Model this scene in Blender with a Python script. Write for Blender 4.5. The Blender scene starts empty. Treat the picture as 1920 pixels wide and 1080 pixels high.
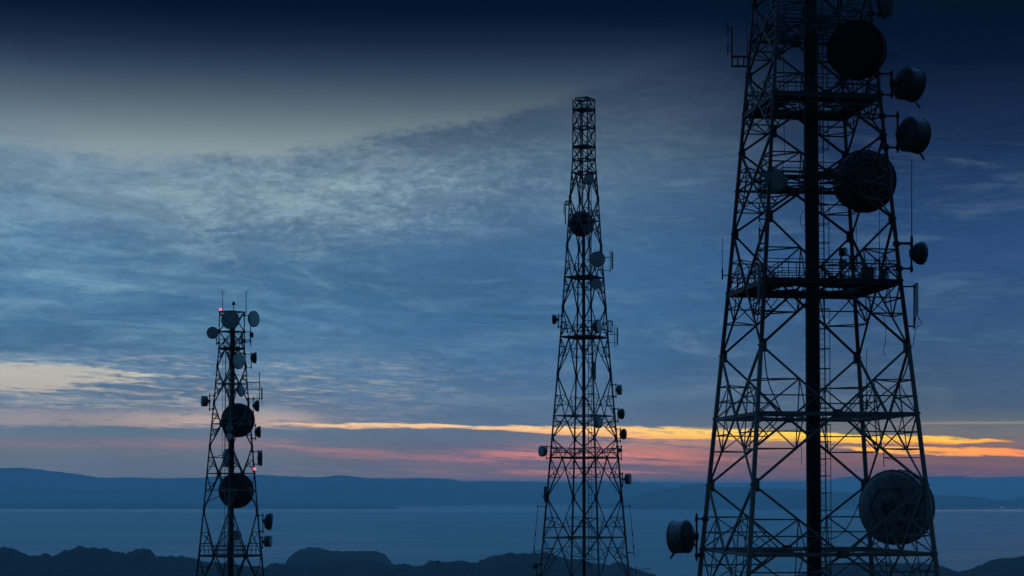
import bpy, bmesh, math, random
from mathutils import Vector, Matrix, noise as mnoise

SC = bpy.context.scene
COL = SC.collection
R = math.radians

# ---------------------------------------------------------------- camera
F = 3360.0                       # focal length in units of 1/1920 of the frame width
PITCH = R(2.5)
HORIZON = 920.0                  # picture row of the true horizon
cam_data = bpy.data.cameras.new('camera')
cam_data.sensor_width = 36.0
cam_data.lens = F / 1920.0 * 36.0
PPY = HORIZON - F * math.tan(PITCH)
cam_data.shift_y = (PPY - 540.0) / 1920.0
cam_data.clip_start = 0.5
cam_data.clip_end = 200000.0
cam = bpy.data.objects.new('camera', cam_data)
cam.location = (0, 0, 0)
cam.rotation_euler = (R(90) + PITCH, 0, 0)
COL.objects.link(cam)
SC.camera = cam
CP, SP = math.cos(PITCH), math.sin(PITCH)


def at(x, y, Y):
    """world point at distance Y in front of the viewpoint, from picture coordinates"""
    t = (PPY - y) / F
    Z = Y * (t * CP + SP) / (CP - t * SP)
    X = (x - 960.0) / F * (Y * CP + Z * SP)
    return Vector((X, Y, Z))


SC.view_settings.view_transform = 'Standard'
SC.view_settings.look = 'None'
SC.view_settings.exposure = 0.0
SC.view_settings.gamma = 1.0
SC.cycles.max_bounces = 5
SC.cycles.diffuse_bounces = 2
SC.cycles.glossy_bounces = 2
SC.cycles.volume_bounces = 0
SC.cycles.caustics_reflective = False
SC.cycles.caustics_refractive = False
SC.cycles.use_denoising = True
SC.cycles.denoiser = 'OPENIMAGEDENOISE'
SC.cycles.denoising_prefilter = 'ACCURATE'
SC.cycles.denoising_input_passes = 'RGB_ALBEDO_NORMAL'
SC.cycles.filter_width = 1.5

HAZE_DENSITY = 4.5e-5
HAZE_TOP = 345.0
SEA = -250.0


# ---------------------------------------------------------------- node helpers
def lin(c):
    out = []
    for v in c[:3]:
        v /= 255.0
        out.append(v / 12.92 if v <= 0.04045 else ((v + 0.055) / 1.055) ** 2.4)
    return out


class S:
    """a node socket with arithmetic"""
    def __init__(self, g, sock):
        self.g, self.s = g, sock
    def __add__(self, o): return self.g.m('ADD', self, o)
    def __radd__(self, o): return self.g.m('ADD', o, self)
    def __sub__(self, o): return self.g.m('SUBTRACT', self, o)
    def __rsub__(self, o): return self.g.m('SUBTRACT', o, self)
    def __mul__(self, o): return self.g.m('MULTIPLY', self, o)
    def __rmul__(self, o): return self.g.m('MULTIPLY', o, self)
    def __truediv__(self, o): return self.g.m('DIVIDE', self, o)
    def __rtruediv__(self, o): return self.g.m('DIVIDE', o, self)
    def __neg__(self): return self.g.m('MULTIPLY', self, -1.0)


class G:
    def __init__(self, tree):
        self.t = tree
    def n(self, kind):
        return self.t.nodes.new(kind)
    def put(self, inp, v):
        if isinstance(v, S):
            self.t.links.new(v.s, inp)
        else:
            inp.default_value = v
    def m(self, op, a, b=0.0, c=0.0, clamp=False):
        n = self.n('ShaderNodeMath')
        n.operation = op
        n.use_clamp = clamp
        self.put(n.inputs[0], a); self.put(n.inputs[1], b); self.put(n.inputs[2], c)
        return S(self, n.outputs[0])
    def step(self, x, a, b):
        n = self.n('ShaderNodeMapRange')
        n.interpolation_type = 'SMOOTHSTEP'
        self.put(n.inputs['Value'], x)
        self.put(n.inputs['From Min'], a); self.put(n.inputs['From Max'], b)
        return S(self, n.outputs[0])
    def gauss(self, d, w):
        q = d / w
        return self.m('EXPONENT', q * q * -1.0)
    def curve(self, x, pts, x0, x1, y0=0.0, y1=1.0, smooth=False):
        """piecewise function of x through pts [(x, y), ...]"""
        n = self.n('ShaderNodeFloatCurve')
        c = n.mapping.curves[0]
        n.mapping.use_clip = False
        n.mapping.extend = 'HORIZONTAL'
        P = [((px - x0) / (x1 - x0), (py - y0) / (y1 - y0)) for px, py in pts]
        while len(c.points) < len(P):
            c.points.new(0.5, 0.5)
        for q, p in zip(c.points, P):
            q.location = p
            q.handle_type = 'AUTO' if smooth else 'VECTOR'
        n.mapping.update()
        self.put(n.inputs['Value'], (x - x0) * (1.0 / (x1 - x0)))
        o = S(self, n.outputs[0])
        return o * (y1 - y0) + y0
    def vec(self, x, y, z=0.0):
        n = self.n('ShaderNodeCombineXYZ')
        self.put(n.inputs[0], x); self.put(n.inputs[1], y); self.put(n.inputs[2], z)
        return S(self, n.outputs[0])
    def noise(self, v, scale=1.0, detail=4.0, rough=0.5, dist=0.0, lac=2.0):
        n = self.n('ShaderNodeTexNoise')
        self.put(n.inputs['Vector'], v)
        n.inputs['Scale'].default_value = scale
        n.inputs['Detail'].default_value = detail
        n.inputs['Roughness'].default_value = rough
        n.inputs['Distortion'].default_value = dist
        n.inputs['Lacunarity'].default_value = lac
        return S(self, n.outputs['Fac'])
    def ramp(self, f, stops):
        """colour ramp; stops [(pos 0..1, sRGB 0..255)]"""
        n = self.n('ShaderNodeValToRGB')
        e = n.color_ramp.elements
        while len(e) < len(stops):
            e.new(0.5)
        for q, (p, c) in zip(e, sorted(stops)):
            q.position = p
            q.color = (*lin(c), 1.0)
        self.put(n.inputs[0], f)
        return S(self, n.outputs[0])
    def mix(self, f, a, b, mode='MIX'):
        n = self.n('ShaderNodeMix')
        n.data_type = 'RGBA'
        n.blend_type = mode
        self.put(n.inputs[0], f)
        for k, v in ((6, a), (7, b)):
            if isinstance(v, S): self.put(n.inputs[k], v)
            else: n.inputs[k].default_value = (*v[:3], 1.0)
        return S(self, n.outputs[2])
    def vm(self, op, a, b=None, scale=None):
        n = self.n('ShaderNodeVectorMath')
        n.operation = op
        self.put(n.inputs[0], a)
        if b is not None: self.put(n.inputs[1], b)
        if scale is not None: self.put(n.inputs['Scale'], scale)
        return S(self, n.outputs[0])


# ---------------------------------------------------------------- sky
SUN_AZ, SUN_EL = R(16.0), R(1.0)
# colour of the light the haze scatters towards the viewer, used to let the sky shine through it
HAZE_GLOW = (0.0178, 0.084, 0.206)


def build_world():
    w = bpy.data.worlds.new('World')
    SC.world = w
    w.use_nodes = True
    t = w.node_tree
    t.nodes.clear()
    g = G(t)
    tc = g.n('ShaderNodeTexCoord')
    sep = g.n('ShaderNodeSeparateXYZ')
    t.links.new(tc.outputs['Generated'], sep.inputs[0])
    X, Y, Z = (S(g, sep.outputs[k]) for k in range(3))
    az = g.m('ARCTAN2', X, Y)
    el = g.m('ARCSINE', g.m('MINIMUM', g.m('MAXIMUM', Z, -1.0), 1.0))
    u0 = az * 3.36                       # thousands of picture units from the view axis
    v0 = el * 3.36                       # thousands of picture units above the horizon

    # gentle turbulence that bends every band of cloud
    wa = g.noise(g.vec(u0 * 2.2, v0 * 9.0, 3.1), 1.0, 5, 0.55) - 0.5
    wb = g.noise(g.vec(u0 * 9.0, v0 * 40.0, 7.7), 1.0, 4, 0.6) - 0.5
    v = v0 + wa * 0.035 + wb * 0.012
    u = u0 + wa * 0.12
    vb0 = v0 + wb * 0.008

    def yv(y): return (920.0 - y) / 1000.0
    def xu(x): return (x - 960.0) / 1000.0
    def vramp(stops, f=v): # stops by picture row, mapped to 0..1 over v = 0 .. 1
        return g.ramp(f, [(max(0.0, min(1.0, yv(y))), c) for y, c in stops])
    def xcurve(pts, y0=0.0, y1=1.0, smooth=True, uu=u):
        return g.curve(uu, [(xu(a), b) for a, b in pts], -1.2, 1.2, y0, y1, smooth)

    left = vramp([(920, (90, 108, 136)), (885, (92, 110, 134)), (855, (100, 112, 132)), (828, (98, 112, 134)),
                  (805, (92, 116, 140)), (770, (92, 116, 144)), (735, (84, 115, 146)), (690, (76, 116, 153)),
                  (620, (68, 118, 158)), (520, (68, 117, 157)), (430, (80, 123, 157)), (340, (100, 133, 160)),
                  (290, (112, 140, 160)), (240, (96, 120, 140)), (195, (74, 96, 120)), (150, (50, 72, 98)),
                  (100, (29, 51, 78)), (55, (11, 33, 62)), (20, (4, 26, 54))])
    mid = vramp([(920, (92, 98, 128)), (890, (100, 98, 124)), (860, (98, 100, 126)), (820, (88, 102, 128)),
                 (790, (82, 108, 138)), (740, (74, 110, 145)), (690, (62, 106, 148)), (600, (58, 106, 150)),
                 (500, (60, 106, 150)), (420, (66, 108, 148)), (340, (76, 112, 144)), (270, (72, 100, 126)),
                 (200, (58, 82, 108)), (150, (44, 66, 92)), (100, (27, 49, 76)), (50, (10, 32, 61)), (15, (4, 26, 54))])
    right = vramp([(920, (84, 84, 112)), (890, (86, 84, 108)), (868, (108, 90, 106)), (845, (112, 100, 112)),
                   (815, (112, 112, 118)), (795, (98, 108, 120)), (770, (72, 96, 124)), (650, (52, 88, 128)),
                   (520, (42, 82, 130)), (400, (31, 68, 114)), (300, (23, 52, 92)), (220, (19, 44, 79)),
                   (140, (11, 33, 64)), (80, (6, 24, 54)), (30, (2, 20, 48))])
    c = g.mix(g.step(u, xu(500), xu(1000)), left, mid)
    c = g.mix(g.step(u, xu(1050), xu(1640)), c, right)

    # large soft patches
    big = g.noise(g.vec(u0 * 1.6 + v0 * 1.1, v0 * 5.5, 0.4), 1.0, 3, 0.5) - 0.5
    amp = xcurve([(-200, 1.0), (500, 1.0), (900, 0.55), (1300, 0.35), (1920, 0.5)])
    c = g.vm('SCALE', c, scale=1.0 + big * amp * 0.8)

    # streaky veils, mostly on the left
    st = g.noise(g.vec(u0 * 5.0 - v0 * 4.0 + wa * 2.0, v0 * 30.0 + u0 * 2.0 + wa * 2.0, 1.7), 1.0, 9, 0.68, 0.25)
    veil_v = g.curve(v, [(yv(830), 0.0), (yv(800), 0.3), (yv(740), 1.0), (yv(600), 1.0), (yv(420), 0.9), (yv(330), 0.9), (yv(250), 0.3), (yv(180), 0.15), (yv(60), 0.0)], 0, 1)
    veil_x = xcurve([(-200, 0.95), (350, 0.9), (620, 0.66), (850, 0.42), (1250, 0.34), (1600, 0.30), (1920, 0.26)])
    vm_ = g.step(st, 0.46, 0.74) * veil_v * veil_x
    lightc = vramp([(800, (168, 172, 180)), (700, (150, 175, 190)), (600, (120, 165, 192)), (430, (135, 172, 194)), (330, (150, 175, 190)), (200, (100, 125, 145)), (80, (30, 50, 80))])
    c = g.mix(vm_ * 0.62, c, lightc)
    dk = g.step(st, 0.50, 0.30) * veil_v * veil_x
    darkc = vramp([(790, (70, 100, 134)), (600, (48, 96, 142)), (430, (58, 102, 144)), (330, (78, 112, 142)), (200, (50, 76, 105)), (80, (12, 32, 60))])
    c = g.mix(dk * 0.55, c, darkc)

    # broad sweeps of lighter and darker cloud
    def sweep(items, uu, vv):
        tot = None
        for x, y, sx, sy, sl, k in items:
            du = uu - xu(x)
            q = g.gauss(du, sx / 1000.0) * g.gauss(vv - yv(y) - du * sl, sy / 1000.0) * k
            tot = q if tot is None else g.m('MAXIMUM', tot, q)
        return tot
    ws = v0 + wa * 0.07 + wb * 0.02
    us = u0 + wa * 0.25
    lt = sweep([(480, 385, 260, 26, 0.10, 0.8), (290, 420, 150, 22, -0.25, 0.7), (620, 355, 190, 22, 0.22, 0.85), (110, 530, 170, 22, 0.0, 0.75), (230, 545, 130, 14, 0.0, 0.6), (60, 585, 140, 16, 0.0, 0.5),
                (30, 440, 160, 20, 0.0, 0.5), (420, 470, 220, 16, 0.15, 0.45), (300, 640, 240, 18, 0.0, 0.45), (20, 600, 60, 10, 0.0, 0.7), (640, 690, 200, 30, 0.0, 0.35), (900, 745, 160, 16, 0.0, 0.35), (1260, 745, 160, 14, 0.0, 0.3)], us, ws)
    dkk = sweep([(60, 370, 130, 34, -0.22, 0.8), (130, 480, 170, 24, 0.05, 0.8), (640, 440, 240, 30, 0.16, 0.6), (150, 635, 180, 18, 0.0, 0.6), (560, 560, 240, 50, 0.0, 0.45), (350, 345, 120, 14, 0.0, 0.5), (900, 590, 300, 60, 0.0, 0.35),
                 (60, 665, 150, 10, 0.0, 0.6), (1830, 130, 260, 50, 0.0, 0.6), (1640, 250, 200, 30, -0.1, 0.35), (1850, 720, 240, 30, 0.0, 0.45), (1260, 690, 240, 26, 0.0, 0.35), (1000, 775, 360, 14, 0.0, 0.45)], us, ws)
    tex = g.step(st, 0.30, 0.66)
    c = g.mix(lt * (tex * 0.75 + 0.25) * 0.55, c, vramp([(780, (120, 140, 158)), (640, (128, 166, 186)), (540, (128, 172, 196)), (420, (142, 174, 188)), (340, (158, 180, 188)), (250, (120, 142, 156))], v0))
    c = g.mix(dkk * (1.0 - tex * 0.6) * 0.52, c, vramp([(780, (66, 92, 122)), (660, (48, 88, 128)), (480, (50, 94, 134)), (370, (66, 100, 132)), (300, (40, 66, 100)), (150, (6, 22, 50))], v0))

    # mottled altocumulus along the diagonal bank
    pu = g.vec(u0 * 40.0 + v0 * 22.0 + wa * 3.0, v0 * 95.0 - u0 * 12.0 + wa * 4.0, 2.2)
    mo1 = g.noise(pu, 1.0, 6, 0.70, 0.2)
    mo2 = g.noise(g.vec(u0 * 9.0 + v0 * 6.0, v0 * 26.0 - u0 * 3.0, 4.2), 1.0, 4, 0.6)
    mo = mo1 * 0.55 + mo2 * 0.45
    edge = xcurve([(-200, yv(318)), (0, yv(312)), (300, yv(318)), (480, yv(312)), (600, yv(290)), (760, yv(262)), (960, yv(232)), (1100, yv(195)), (1280, yv(140)), (1500, yv(60)), (1800, yv(-60))])
    d = v0 + (mo - 0.5) * 0.085 + wa * 0.05 - edge
    rimd = g.step(d, 0.012, -0.004) * g.step(d, -0.075, -0.012) * xcurve([(350, 0.0), (520, 0.45), (640, 0.8), (900, 0.75), (1080, 0.4), (1250, 0.1), (1500, 0.0)])
    c = g.mix(rimd * 0.42, c, vramp([(340, (84, 112, 138)), (270, (66, 92, 116)), (190, (50, 72, 98)), (90, (18, 40, 68))], v0))
    bank = g.step(d, 0.03, -0.005) * g.step(d, -0.24, -0.10) * xcurve([(-200, 0.25), (250, 0.35), (420, 0.9), (620, 1.0), (850, 0.6), (1100, 0.35), (1350, 0.15), (1920, 0.0)])
    soft = g.gauss(u0 - xu(470), 0.34) * g.gauss(v0 - yv(378), 0.062)
    c = g.mix(soft * 0.30, c, lin((146, 172, 184)))
    c = g.mix(bank * g.step(mo, 0.46, 0.64) * 0.62, c, vramp([(450, (140, 172, 188)), (350, (150, 178, 190)), (270, (112, 138, 156)), (190, (74, 96, 120)), (90, (30, 50, 80))]))
    c = g.mix(bank * g.step(mo, 0.52, 0.36) * 0.55, c, vramp([(450, (66, 104, 142)), (350, (78, 110, 140)), (270, (62, 90, 118)), (190, (48, 72, 100)), (90, (18, 40, 68))]))

    # broken texture over the whole deck
    deck = g.step(v0, yv(790), yv(730)) * g.step(d, 0.01, -0.02) * xcurve([(-200, 0.8), (600, 0.9), (1000, 0.75), (1400, 0.6), (1920, 0.6)])
    grain = g.noise(g.vec(u0 * 30.0 - v0 * 16.0 + wa * 4.0, v0 * 120.0 + u0 * 8.0 + wa * 4.0, 6.6), 1.0, 6, 0.68, 0.3)
    c = g.vm('SCALE', c, scale=1.0 + (grain - 0.5) * deck * 0.75)

    # clear grey sky above the bank
    clear = vramp([(340, (146, 164, 172)), (300, (138, 156, 165)), (270, (122, 141, 150)), (240, (104, 124, 136)), (210, (86, 106, 122)),
                   (180, (68, 89, 110)), (150, (50, 72, 97)), (120, (36, 58, 84)), (90, (23, 45, 71)), (60, (12, 34, 62)),
                   (35, (6, 28, 56)), (10, (3, 25, 52))], v0 + wa * 0.01)
    clear_x = xcurve([(-200, 0.25), (60, 0.45), (230, 0.95), (400, 1.0), (900, 1.0), (1150, 0.7), (1400, 0.25), (1600, 0.0)])
    c = g.mix(g.step(d, 0.0, 0.026) * clear_x, c, clear)

    # cream breaks low on the left
    fine = g.noise(g.vec(u0 * 11.0 - v0 * 10.0 + wa * 2.0, v0 * 120.0 + u0 * 5.0, 5.5), 1.0, 7, 0.66, 0.35)
    rip = g.noise(g.vec(u0 * 26.0 - v0 * 40.0, v0 * 210.0 + u0 * 16.0, 1.9), 1.0, 4, 0.6, 0.2)
    cream = vramp([(800, (214, 178, 160)), (775, (196, 174, 166)), (740, (206, 192, 172)), (705, (214, 204, 180)), (660, (176, 186, 186))])
    dull = xcurve([(-200, 0.75), (180, 0.8), (330, 1.0), (600, 1.0)])
    blob = g.gauss(u0 - xu(20), 0.30) * g.gauss(v - yv(712), 0.030)
    near = g.step(blob, 0.0, 0.35)
    patch = g.step(blob + (fine - 0.5) * 1.5 * near + (rip - 0.5) * 0.8 * near - 0.04, 0.24, 0.72)
    zone = xcurve([(-200, 1.0), (200, 1.0), (450, 0.9), (640, 0.6), (820, 0.35), (1000, 0.12), (1200, 0.0)]) * g.step(v, yv(800), yv(785)) * g.step(v, yv(650), yv(695))
    lines = g.step(fine * 0.6 + rip * 0.4, 0.47, 0.64) * zone
    low = g.step(vb0 + (fine - 0.5) * 0.020 + (rip - 0.5) * 0.008, yv(808), yv(797)) * g.step(v, yv(758), yv(786)) * g.step(fine * 0.6 + rip * 0.4, 0.30, 0.50) * xcurve([(-200, 0.50), (150, 0.55), (300, 0.7), (420, 0.85), (540, 0.75), (620, 0.25), (740, 0.0)])
    c = g.mix(g.m('MAXIMUM', g.m('MAXIMUM', patch * 0.85, lines * 0.52), low * 0.78) * dull, c, cream)
    # slate bar beneath it
    slate = g.gauss(v - xcurve([(-200, yv(810)), (400, yv(813)), (800, yv(820)), (1050, yv(828)), (1250, yv(830))]), 0.0095) * xcurve([(-200, 0.6), (300, 0.6), (620, 0.75), (1000, 0.85), (1130, 0.6), (1210, 0.0)])
    c = g.mix(slate * (0.45 + st * 0.6) * 0.7, c, lin((90, 112, 136)))

    # pink layers above the far range
    sp_ = g.noise(g.vec(u0 * 5.0, v0 * 80.0 + u0 * 4.0, 9.1), 1.0, 6, 0.6)
    pc = xcurve([(-200, yv(832)), (300, yv(834)), (500, yv(832)), (640, yv(846)), (800, yv(858)), (950, yv(854)), (1100, yv(852)), (1340, yv(860)), (1600, yv(868)), (1920, yv(874))])
    pa = xcurve([(-200, 0.30), (200, 0.38), (420, 0.62), (560, 0.66), (740, 0.48), (850, 0.48), (960, 0.85), (1150, 0.85), (1350, 0.5), (1600, 0.22), (1920, 0.12)])
    pw = xcurve([(-200, 0.012), (500, 0.010), (800, 0.012), (1000, 0.016), (1300, 0.019), (1920, 0.015)], 0, 0.1)
    pm = g.gauss(v0 + wb * 0.006 - pc, pw) * pa
    pm = pm * g.step(sp_ * .7 + rip * .3, 0.38, 0.58)
    pm2 = g.gauss(v0 - yv(884), 0.006) * g.step(sp_, 0.42, 0.6) * xcurve([(500, 0.0), (640, 0.5), (800, 0.3), (960, 0.7), (1200, 0.6), (1500, 0.2), (1920, 0.2)])
    pinkc = g.ramp(u0 * 0.5 + 0.5, [(0.0, (138, 116, 128)), (0.28, (170, 126, 132)), (0.45, (200, 126, 128)), (0.60, (228, 138, 122)), (0.75, (200, 124, 114)), (1.0, (196, 108, 98))])
    c = g.mix(g.m('MAXIMUM', pm * 0.90, pm2 * 0.6), c, pinkc)

    # the burning gap under the cloud deck: crisp upper rim, glow sinking into salmon below
    vb = v0 + wa * 0.013 + wb * 0.016 + (fine - 0.5) * 0.010
    ac = xcurve([(-200, yv(790)), (420, yv(796)), (600, yv(798)), (760, yv(797)), (900, yv(801)), (1000, yv(805)), (1130, yv(809)), (1300, yv(812)), (1430, yv(817)), (1600, yv(827)), (1740, yv(829)), (1850, yv(831)), (2000, yv(836))])
    aw = xcurve([(-200, 0.0), (420, 0.0), (520, 0.0015), (600, 0.0030), (760, 0.0040), (900, 0.0040), (1000, 0.0058), (1130, 0.0085), (1300, 0.0095), (1430, 0.0066), (1600, 0.0062), (1740, 0.0048), (1830, 0.0028), (1890, 0.0)], 0, 0.1, False)
    bc = xcurve([(1500, yv(836)), (1600, yv(842)), (1740, yv(849)), (1850, yv(853)), (1920, yv(858)), (2100, yv(870))])
    bw = xcurve([(1480, 0.0), (1560, 0.001), (1660, 0.0052), (1740, 0.0070), (1830, 0.0070), (1890, 0.0052), (1960, 0.0036), (2200, 0.0)], 0, 0.1, False)
    def lobe(cen, wid):
        a = g.m('ABSOLUTE', vb - cen)
        return g.step(a, wid * 1.20 + 0.0015, wid * 0.75)
    la = lobe(ac, aw) * g.step(aw, 0.0002, 0.003)
    lb = lobe(bc, bw) * g.step(bw, 0.0002, 0.003)
    sliver = g.step(rip * 0.55 + sp_ * 0.45, 0.60, 0.52)
    fire = g.m('MAXIMUM', la, lb) * (0.55 + 0.45 * sliver)
    firec = g.ramp(u0 * 0.5 + 0.5, [(0.15, (206, 176, 160)), (0.30, (232, 186, 150)), (0.42, (246, 200, 150)), (0.55, (252, 198, 138)), (0.66, (255, 196, 108)), (0.80, (255, 194, 74)), (0.90, (255, 184, 56)), (0.97, (255, 146, 44))])
    deep = g.ramp(u0 * 0.5 + 0.5, [(0.2, (200, 160, 146)), (0.45, (236, 176, 136)), (0.60, (246, 172, 116)), (0.8, (255, 172, 58)), (0.97, (252, 132, 44))])
    firec = g.mix(g.step((vb - ac) / (aw + 0.001), 0.5, -1.0), firec, deep)
    below = g.step(vb, ac + 0.004, ac - 0.004) * g.step(vb, yv(866), ac - aw)
    below = below * xcurve([(850, 0.0), (1000, 0.08), (1120, 0.40), (1220, 0.85), (1340, 0.80), (1450, 0.45), (1600, 0.30), (1740, 0.22), (1920, 0.2)]) * g.step(sp_, 0.28, 0.55)
    c = g.mix(below * g.step(rip * .5 + fine * .5, 0.34, 0.52) * 0.66, c, g.mix(g.step(vb, yv(855), yv(822)), lin((200, 126, 120)), lin((226, 160, 130))))
    c = g.mix(fire, c, g.vm('MULTIPLY', firec, g.mix(g.step(u0, xu(1150), xu(1500)), (1.04, 1.06, 1.0), (1.10, 1.28, 0.85))))
    # slim cloud bars across the gap
    bars = g.step(fine * .5 + sp_ * .5, 0.54, 0.66) * g.step(u0, xu(1000), xu(1150)) * g.gauss(v0 - bc - 0.008, 0.020)
    c = g.mix(bars * 0.6, c, lin((122, 98, 104)))
    rim = g.gauss(v0 + wb * 0.004 - yv(797), 0.0022) * g.step(u0, xu(1560), xu(1760))
    c = g.mix(rim * 0.42, c, lin((178, 160, 142)))

    bw_ = g.n('ShaderNodeRGBToBW')
    g.put(bw_.inputs[0], c)
    gv = g.vec(S(g, bw_.outputs[0]) * 0.93, S(g, bw_.outputs[0]) * 1.02, S(g, bw_.outputs[0]) * 1.10)
    c = g.mix(0.09 * g.step(v0, yv(860), yv(760)) , c, gv)
    # light of the sky outside the low western quarter: clear twilight from the sky model
    sky = g.n('ShaderNodeTexSky')
    sky.sky_type = 'NISHITA'
    sky.sun_disc = False
    sky.sun_elevation = SUN_EL
    sky.sun_rotation = SUN_AZ
    sky.air_density = 1.2
    sky.dust_density = 1.5
    sky.ozone_density = 3.0
    tw = g.vm('SCALE', S(g, sky.outputs[0]), scale=0.05)
    tw = g.vm('ADD', tw, (0.055, 0.215, 0.53))
    # the east, behind the viewer, is already dark; the light comes from overhead and the west
    tw = g.vm('SCALE', tw, scale=g.curve(Y, [(-1.0, 0.34), (-0.35, 0.42), (0.1, 1.15), (0.5, 1.75), (1.0, 1.9)], -1, 1, 0, 2, True))
    front = g.step(g.m('ABSOLUTE', az), R(75), R(28)) * g.step(el, R(30), R(17.5))
    # the haze between the viewer and the sky
    e2 = g.m('MAXIMUM', el, 0.0075)
    path = g.m('MINIMUM', HAZE_TOP / g.m('SINE', e2), 62000.0)
    inv = g.m('EXPONENT', path * HAZE_DENSITY)
    cc = g.vm('SUBTRACT', g.vm('SCALE', c, scale=inv), g.vm('SCALE', HAZE_GLOW, scale=(inv - 1.0) * (g.step(el, R(3), R(12)) * 0.9 + 1.0)))
    cc = g.vm('MAXIMUM', cc, (0.0004, 0.002, 0.006))
    out = g.mix(front, tw, cc)
    bg = g.n('ShaderNodeBackground')
    t.links.new(out.s, bg.inputs['Color'])
    bg.inputs['Strength'].default_value = 1.0
    o = g.n('ShaderNodeOutputWorld')
    t.links.new(bg.outputs[0], o.inputs['Surface'])


build_world()

sun_d = bpy.data.lights.new('sun', 'SUN')
sun_d.energy = 0.015
sun_d.angle = R(10)
sun_d.color = (1.0, 0.62, 0.38)
sun = bpy.data.objects.new('sun', sun_d)
sun.rotation_euler = (R(90) - SUN_EL - R(1.5), 0, math.pi - SUN_AZ)
sun.location = (0, 0, 60)
COL.objects.link(sun)


# ---------------------------------------------------------------- materials
def material(name):
    m = bpy.data.materials.new(name)
    m.use_nodes = True
    m.node_tree.nodes.clear()
    g = G(m.node_tree)
    o = g.n('ShaderNodeOutputMaterial')
    return m, g, o


def surface(name, color, rough=0.6, metal=0.0, var=0.25, scale=3.0, spec=0.4, bump=0.0):
    """painted or bare surface with blotches of wear"""
    m, g, o = material(name)
    p = g.n('ShaderNodeBsdfPrincipled')
    tc = g.n('ShaderNodeTexCoord')
    nz = g.noise(S(g, tc.outputs['Object']), scale, 5, 0.6)
    a = [c * (1 - var) for c in color]
    b = [min(1, c * (1 + var)) for c in color]
    g.put(p.inputs['Base Color'], g.mix(g.step(nz, 0.3, 0.7), a, b))
    p.inputs['Roughness'].default_value = rough
    p.inputs['Metallic'].default_value = metal
    p.inputs['Specular IOR Level'].default_value = spec
    if bump:
        bn = g.n('ShaderNodeBump')
        bn.inputs['Strength'].default_value = bump
        g.put(bn.inputs['Height'], nz)
        g.t.links.new(bn.outputs[0], p.inputs['Normal'])
    g.t.links.new(p.outputs[0], o.inputs['Surface'])
    return m


# ---------------------------------------------------------------- land and water
def link(name, bm, mat, parent=None, smooth=False):
    me = bpy.data.meshes.new(name)
    bm.normal_update()
    bm.to_mesh(me)
    bm.free()
    if smooth:
        me.polygons.foreach_set('use_smooth', [True] * len(me.polygons))
    if mat:
        me.materials.append(mat)
    ob = bpy.data.objects.new(name, me)
    COL.objects.link(ob)
    if parent:
        ob.parent = parent
    return ob


def interp(pts, x):
    if x <= pts[0][0]: return pts[0][1]
    for (a, b), (c, d) in zip(pts, pts[1:]):
        if x <= c:
            t = (x - a) / (c - a)
            return b + (d - b) * t
    return pts[-1][1]


def water_material():
    m, g, o = material('sea water')
    p = g.n('ShaderNodeBsdfPrincipled')
    p.inputs['Base Color'].default_value = (0.075, 0.140, 0.110, 1)
    p.inputs['IOR'].default_value = 1.33
    p.inputs['Specular IOR Level'].default_value = 0.5
    tc = g.n('ShaderNodeTexCoord')
    ob = S(g, tc.outputs['Object'])
    sep = g.n('ShaderNodeSeparateXYZ')
    g.put(sep.inputs[0], ob)
    ox, oy = S(g, sep.outputs[0]), S(g, sep.outputs[1])
    slick = g.noise(g.vec(ox * 0.0005, oy * 0.0011, 0.0), 1.0, 5, 0.6, 0.6)
    calm = g.step(oy, 19500.0, 23500.0)
    g.put(p.inputs['Roughness'], (0.34 + g.step(slick, 0.35, 0.65) * 0.13) * (1.0 - calm * 0.6))
    n1 = g.noise(ob, 0.02, 6, 0.6)
    b = g.n('ShaderNodeBump')
    g.put(b.inputs['Strength'], 0.5 - calm * 0.4)
    b.inputs['Distance'].default_value = 6.0
    g.put(b.inputs['Height'], n1)
    g.t.links.new(b.outputs[0], p.inputs['Normal'])
    g.t.links.new(p.outputs[0], o.inputs['Surface'])
    return m


bm = bmesh.new()
vs = [bm.verts.new(p) for p in ((-60000, -6000, SEA), (60000, -6000, SEA), (60000, 120000, SEA), (-60000, 120000, SEA))]
bm.faces.new(vs)
sea = link('water', bm, water_material())
sea['kind'] = 'structure'

forest = surface('hill forest', (0.008, 0.011, 0.009), 0.95, 0, 0.5, 0.02, 0.05)


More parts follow.
